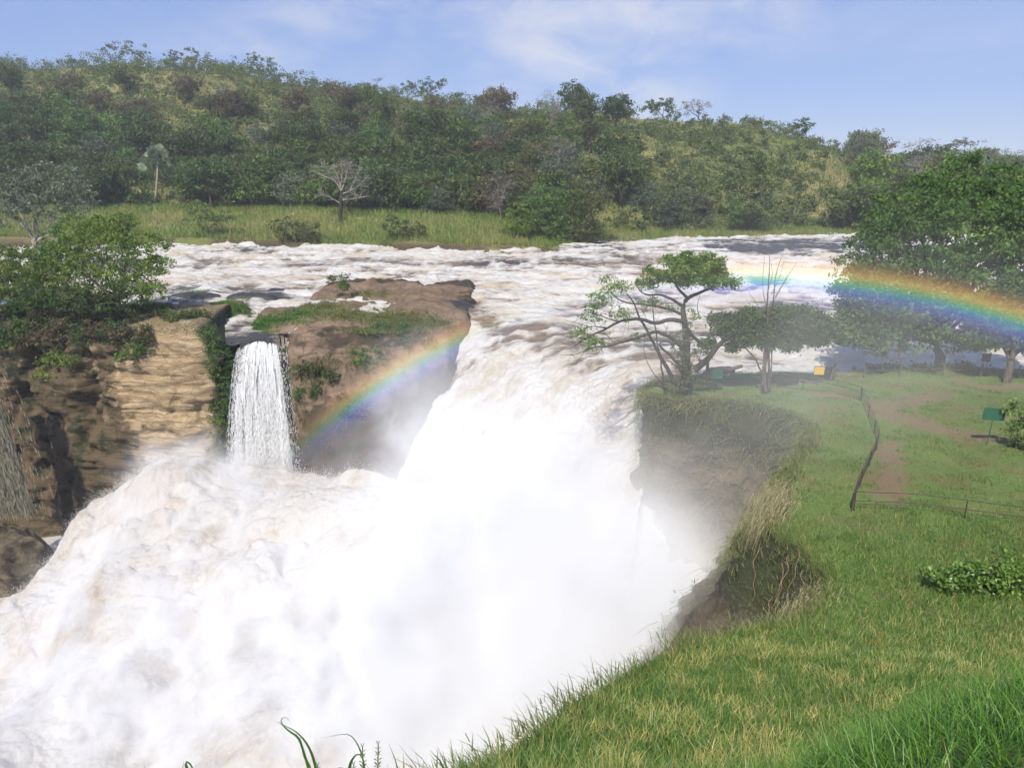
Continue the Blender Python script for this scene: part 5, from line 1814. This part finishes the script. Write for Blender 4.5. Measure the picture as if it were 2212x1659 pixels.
# ------------------------------------------------------------------ plants at the viewer's feet
def ribbon(pts, w, name, m, parent, tone=.5, fold=.25, n=22):
    P = resample(smooth_poly(np.array(pts), 3), .004)
    idx = np.linspace(0, len(P) - 1, n).astype(int)
    P = P[idx]
    T = np.gradient(P, axis=0)
    T /= np.linalg.norm(T, axis=1)[:, None]
    S = np.cross(T, np.array([.25, -1.0, .3]))
    S /= np.linalg.norm(S, axis=1)[:, None] + 1e-9
    N = np.cross(S, T)
    t = np.linspace(0, 1, n)
    wd = (w * np.minimum(1, t * 5 + .25) * np.clip((1 - t) * 2.2, .03, 1) * .5)[:, None]
    v = np.stack([P - S * wd, P + N * wd * fold, P + S * wd], 1).reshape(-1, 3)
    i = np.arange(n * 3).reshape(n, 3)
    f = np.concatenate([np.stack([i[:-1, a], i[:-1, a + 1], i[1:, a + 1], i[1:, a]], -1) for a in (0, 1)])
    o = mesh(name, v, f, m, parent, smooth=True, attrs={'tone': np.full(n * 3, tone)})
    return o


def plant(name, label, cat, u, v, y, leaves, stems=(), group=None, m='grass_fresh'):
    """leaves / stems: pixel outlines at distance y, growing from the ground below the frame"""
    b = np.array(W(u, v, y))
    b[2] = float(ztop(np.array(b[0]), np.array(b[1])))
    root = thing(name, label, cat, tuple(b), group)
    for (seq, w, tone) in leaves:
        pts = [np.array(W(a, c_, y + (d[0] if d else 0))) - b for a, c_, *d in seq]
        ribbon(pts, w, 'leaf', M[m], root, tone)
    for (seq, r) in stems:
        P = smooth_poly(np.array([np.array(W(a, c_, y)) - b for a, c_ in seq]), 2)
        tv, tf = tubes([(P, np.linspace(r, r * .5, len(P)))], 6)
        mesh('stem', tv, tf, M['stalk'], root, smooth=True)
    return root


M['stalk'] = plain('green_stalk', (.10, .17, .04), .5)
M['reed'] = grass_mat('reed_leaves', [(0, (.035, .08, .02)), (.5, (.08, .17, .035)), (.85, (.18, .26, .05)), (1, (.45, .34, .11))], .3, .35, .5)
RG = 'tall reed blades rising into the bottom of the view'
plant('reed_plant', 'tall reed with two arching leaves curling left over the white mist', 'reed', 690, 1760, 3.3,
      [([(695, 1760), (684, 1660), (668, 1610), (640, 1578), (612, 1566), (586, 1552)], .0140, .3), ([(672, 1680), (655, 1620), (645, 1590), (622, 1578), (604, 1558), (612, 1546), (624, 1552), (628, 1564)], .0119, .35),
       ([(672, 1660), (660, 1640), (652, 1610), (648, 1590)], .0140, .5)], [([(700, 1800), (690, 1700), (672, 1625)], .004)], RG, 'reed')
plant('reed_plant', 'single slender reed leaf bending left beside the leafy weed', 'reed', 790, 1760, 3.2,
      [([(796, 1760), (788, 1660), (780, 1620), (760, 1586), (740, 1584), (696, 1594)], .0091, .45), ([(760, 1720), (752, 1660), (764, 1632), (778, 1626), (790, 1650)], .0154, .15),
       ([(720, 1720), (716, 1668), (735, 1655), (752, 1664)], .0126, .25)], [([(798, 1800), (793, 1700), (784, 1640)], .0045)], RG, 'reed')
plant('reed_plant', 'broad reed leaf tip with a folded end at the bottom left', 'reed', 405, 1740, 3.0, [([(415, 1740), (408, 1670), (398, 1642), (412, 1648), (424, 1680)], .0168, .4), ([(395, 1740), (392, 1670), (398, 1640)], .01, .5)], (), RG, 'reed')
plant('reed_plant', 'narrow grass tip at the bottom left corner of the mist', 'reed', 315, 1740, 3.0, [([(322, 1740), (316, 1670), (309, 1644)], .0063, .5)], (), RG, 'reed')
plant('reed_plant', 'long bent grass stalk with a pale tip at the lower edge of the slope', 'reed', 1345, 1740, 4.6, [([(1340, 1760), (1350, 1660), (1366, 1606), (1392, 1612), (1416, 1642)], .0126, .4)], (), RG, 'reed')
plant('reed_plant', 'yellowing reed blade bending left at the bottom right', 'reed', 1860, 1700, 4.2, [([(1872, 1720), (1880, 1640), (1905, 1590), (1936, 1560), (1950, 1530)], .0112, .5), ([(1850, 1720), (1862, 1650), (1880, 1612)], .0091, 1.0)], (), RG, 'reed')
plant('reed_plant', 'dry straw-coloured reed blade leaning right near the bottom right corner', 'reed', 1990, 1700, 4.0, [([(1960, 1720), (2000, 1620), (2060, 1560), (2100, 1545)], .0098, 1.0), ([(2020, 1720), (2022, 1640), (2010, 1560), (1990, 1520)], .0077, .6)], (), RG, 'reed')
plant('reed_plant', 'tallest green reed standing upright at the bottom right edge', 'reed', 2150, 1700, 3.8, [([(2150, 1720), (2152, 1600), (2146, 1500), (2140, 1430)], .0098, .45), ([(2150, 1700), (2130, 1580), (2100, 1560), (2070, 1600)], .0105, .55),
      ([(2160, 1700), (2180, 1580), (2215, 1500)], .02, .3), ([(2140, 1700), (2100, 1620), (2080, 1660)], .02, .7)], [([(2152, 1760), (2151, 1640), (2148, 1540)], .006)], RG, 'reed')


def weed():
    y = 3.1
    b = np.array(W(800, 1800, y))
    b[2] = float(ztop(np.array(b[0]), np.array(b[1])))
    root = thing('leafy_weed', 'small leafy weed with two upright whorled stems at the bottom edge', 'plant', tuple(b))
    vs, fs, tn, off = [], [], [], 0
    for (u0, u1, vtop) in ((786, 783, 1612), (812, 817, 1606), (770, 764, 1650), (690, 686, 1652)):
        a_, c_ = np.array(W(u0, 1790, y)) - b, np.array(W(u1, vtop, y)) - b
        P = np.array([a_, a_ * .5 + c_ * .5 + [.003, 0, 0], c_])
        tv, tf = tubes([(smooth_poly(P, 2), .003)], 6)
        mesh('stem', tv, tf, M['stalk'], root, smooth=True)
        for k, t in enumerate(np.linspace(.30, 1.0, 12)):
            p = a_ + (c_ - a_) * t
            ln = .055 * (1.15 - t * .75)
            for j in range(4):
                an = k * .8 + j * 1.57
                d = np.array([math.cos(an), math.sin(an), .35 + .7 * t ** 3])
                d /= np.linalg.norm(d)
                s = np.cross(d, [0, 0, 1]) * ln * .17
                tip = p + d * ln - np.array([0, 0, ln * .12])
                m_ = p + d * ln * .45 + np.array([0, 0, ln * .05])
                vs.append(np.array([p, m_ + s, tip, m_ - s]))
                fs.append(np.array([[0, 1, 2, 3]]) + off)
                off += 4
                tn += [RNG.uniform(.2, .8)] * 4
    mesh('leaves', np.concatenate(vs), np.concatenate(fs), M['leaf_fresh'], root, attrs={'tone': tn})


weed()

# ------------------------------------------------------------------ spray, mist, rainbow, haze
def spray():
    g = np.random.default_rng(21)
    w = np.exp(-np.abs(YQ - crest) / 1.2) * (XQ < 3) * inpoly(CU + F * XQ / (YQ * CP + 9), YQ, [(-200, 0), (1000, 0), (1000, 100), (-200, 100)])
    w = (w * YQ ** 2).ravel()
    i = g.choice(len(w), 34000, p=w / w.sum())
    P = V3(XQ, YQ, ZQ).reshape(-1, 3)[i]
    P = P + g.normal(size=P.shape) * .18
    P[:, 2] += g.exponential(.3, len(P)) * (fbm(P / 1.7, 3) > .5) + g.exponential(.18, len(P)) - .1
    size = g.uniform(.02, .085, len(P))
    # a coat of loose drops over the whole boil
    k = g.choice(len(w), 60000, p=((XQ < 4) * (YQ > 40) * YQ ** 2).ravel() / ((XQ < 4) * (YQ > 40) * YQ ** 2).sum())
    Q = V3(XQ, YQ, ZQ).reshape(-1, 3)[k] + g.normal(size=(len(k), 3)) * .2
    Q[:, 2] += g.exponential(.22, len(k))
    P = np.concatenate([P, Q])
    size = np.concatenate([size, g.uniform(.03, .11, len(Q))])
    # drops thrown round the foot of the small fall and down the chute's edge
    c = np.array(W(575, 1015, 74))
    Q = c + g.normal(size=(5000, 3)) * np.array([2.6, .8, 1.1])
    P = np.concatenate([P, Q])
    size = np.concatenate([size, g.uniform(.03, .10, len(Q))])
    v, f = leaf_quads(P, size, aspect=.9)
    kind(mesh('spray', v, f, M['spray'], attrs={'tint': np.zeros(len(v))}), 'stuff', 'fine white drops flung up along the crest of the boiling water')


spray()


def cube_obj(name, lo, hi, m):
    lo, hi = np.array(lo, float), np.array(hi, float)
    v, f = box(1, 1, 1)
    return mesh(name, v * (hi - lo) + (lo + hi) / 2, f, m)


def mist_mat(gs, nz=.16, contrast=1.6, g=-.35):
    m = bpy.data.materials.new('mist')
    m.use_nodes = True
    t = NT(m.node_tree)
    P = t.n('ShaderNodeNewGeometry').outputs['Position']
    tot = None
    for (c, r, a) in gs:
        d = t.vm('MULTIPLY', t.vm('SUBTRACT', P, tuple(c)), tuple(1 / q for q in r))
        l2 = t.vm('DOT_PRODUCT', d, d)
        e = t.m('MULTIPLY', t.m('EXPONENT', t.m('MULTIPLY', l2, -1.0)), a)
        tot = e if tot is None else t.m('ADD', tot, e)
    n = t.noise(P, nz, 2, .6)
    n2 = t.noise(P, .30, 2, .65, .5)
    left = t.rng(t.n('ShaderNodeSeparateXYZ', ins={0: P}).outputs[0], -6, -12)
    puff = t.m('ADD', .15, t.m('MULTIPLY', t.rng(n2, .40, .62), 1.9))
    tot = t.m('MULTIPLY', tot, t.m('ADD', t.m('MULTIPLY', left, puff), t.m('SUBTRACT', 1.0, left)))
    tot = t.m('MULTIPLY', tot, t.m('ADD', .42, t.m('MULTIPLY', t.rng(n, .28, .70), contrast - .6)))
    tot = t.m('MAXIMUM', t.m('SUBTRACT', tot, .0006), 0.0)
    vs = t.n('ShaderNodeVolumeScatter', ins={'Color': (.99, .968, .935), 'Density': tot, 'Anisotropy': g})
    t.n('ShaderNodeOutputMaterial', ins={'Volume': vs.outputs[0]})
    return m


GS = [(W(1090, 1240, 49), (7.5, 7.5, 8), .32), (W(1230, 1420, 42), (7, 6, 7), .34), (W(1000, 1530, 42), (12, 8, 7), .28), (W(1190, 1030, 54), (4.5, 4.5, 5), .06),
      (W(760, 1450, 46), (13, 8, 6), .15), (W(60, 1260, 61), (4.5, 3.5, 2.4), .13), (W(945, 925, 62.5), (4.6, 5, 5.2), .10), (W(230, 1065, 69.5), (6, 3.5, 2.6), .13), (W(430, 1005, 70), (6, 3.5, 2.4), .13), (W(1380, 1270, 43), (3.6, 5, 6), .08), (W(1650, 960, 41), (9, 7, 5.5), .008), (W(1470, 1350, 37), (3.5, 4.5, 4.5), .035),
      (W(330, 1280, 58), (10, 7, 3.8), .14), (W(560, 1110, 65), (8, 4, 2.8), .12), (W(250, 1500, 48), (11, 7, 4), .17), (W(1850, 720, 47), (16, 7, 5.5), .012)]
mist = cube_obj('mist', (-38, 31, -24), (40, 73, 19), mist_mat(GS))
kind(mist, 'stuff', 'dense white mist drifting up out of the gorge')


def rainbow():
    A = -to_sun
    q = A.to_track_quat('Z', 'Y')
    # local frame: origin at the eye, Z along the direction away from the sun
    Mi = q.to_matrix().inverted()
    ph = []
    for uv in ((600, 1040), (2330, 740)):
        d = Mi @ (W(*uv, 40) - Vector((0, 0, CAM_H)))
        ph.append(math.atan2(d.y, d.x))
    up = Mi @ (W(1500, 500, 40) - Vector((0, 0, CAM_H)))
    pu = math.atan2(up.y, up.x)
    d0 = (ph[0] - pu + math.pi) % (2 * math.pi) - math.pi
    d1 = (ph[1] - pu + math.pi) % (2 * math.pi) - math.pi
    n = 72
    vs = []
    for k in range(n + 1):
        p = pu + d0 + (d1 - d0) * k / n
        for (a, s) in ((39.0, 42.5), (43.9, 42.5), (43.9, 47.5), (39.0, 47.5)):
            r, h = s * math.sin(R(a)), s * math.cos(R(a))
            vs.append((math.cos(p) * r, math.sin(p) * r, h))
    fs = []
    for k in range(n):
        for j in range(4):
            a, b_ = k * 4 + j, k * 4 + (j + 1) % 4
            fs.append((a, b_, b_ + 4, a + 4))
    fs += [(3, 2, 1, 0), (n * 4, n * 4 + 1, n * 4 + 2, n * 4 + 3)]
    m = bpy.data.materials.new('rainbow_mist')
    m.use_nodes = True
    t = NT(m.node_tree)
    oc = t.n('ShaderNodeTexCoord').outputs['Object']
    sp = t.n('ShaderNodeSeparateXYZ', ins={0: oc})
    rr = t.m('SQRT', t.m('ADD', t.m('MULTIPLY', sp.outputs[0], sp.outputs[0]), t.m('MULTIPLY', sp.outputs[1], sp.outputs[1])))
    ang = t.m('MULTIPLY', t.m('ARCTAN2', rr, sp.outputs[2]), 180 / math.pi)
    f = t.n('ShaderNodeMapRange', ins={0: ang})
    for i, x in enumerate((39.2, 43.8, 0.0, 1.0)):
        f.inputs[i + 1].default_value = x
    def st(a, c):
        return ((a - 39.2) / 4.6, c)
    col = t.ramp(f.outputs[0], [st(39.4, (0, 0, 0)), st(40.2, (.05, .04, .20)), st(40.75, (.07, .14, .60)), st(41.15, (.05, .42, .52)), st(41.5, (.22, .58, .14)),
                                st(41.9, (.85, .55, .08)), st(42.3, (.60, .24, .03)), st(42.7, (.18, .06, .01)), st(43.2, (0, 0, 0))])  # bow colours painted into the scatter colour by angle off the axis
    P = t.n('ShaderNodeNewGeometry').outputs['Position']
    x = t.n('ShaderNodeSeparateXYZ', ins={0: P}).outputs[0]
    fade = t.m('MULTIPLY', t.m('MULTIPLY', t.rng(x, -16.2, -11.5), t.m('SUBTRACT', 1.0, t.m('MULTIPLY', t.m('MULTIPLY', t.rng(x, -7, -2), t.rng(x, 21, 17)), .86))), t.rng(t.noise(P, .35, 1), .2, .55, .75, 1.05))
    vs_ = t.n('ShaderNodeVolumeScatter', ins={'Color': col, 'Density': t.m('MULTIPLY', t.m('MULTIPLY', fade, t.rng(x, -8, 16, .72, 1.0)), .022), 'Anisotropy': -.55})
    t.n('ShaderNodeOutputMaterial', ins={'Volume': vs_.outputs[0]})
    m.cycles.volume_step_rate = 0.7
    o = mesh('rainbow', vs, np.array(fs), m)
    o.location = (0, 0, CAM_H)
    o.rotation_mode = 'QUATERNION'
    o.rotation_quaternion = q
    kind(o, 'stuff', 'rainbow arching through the mist from the small fall to the right-hand trees')


rainbow()

hm = bpy.data.materials.new('haze')
hm.use_nodes = True
t = NT(hm.node_tree)
pv = t.n('ShaderNodeVolumePrincipled')
pv.inputs['Color'].default_value = (.93, .95, 1.0, 1)
pv.inputs['Density'].default_value = .0003
pv.inputs['Anisotropy'].default_value = 0.0
t.n('ShaderNodeOutputMaterial', ins={'Volume': pv.outputs[0]})
kind(cube_obj('haze', (-2700, -60, -60), (2900, 2100, 110), hm), 'stuff', 'thin pale haze in the air')
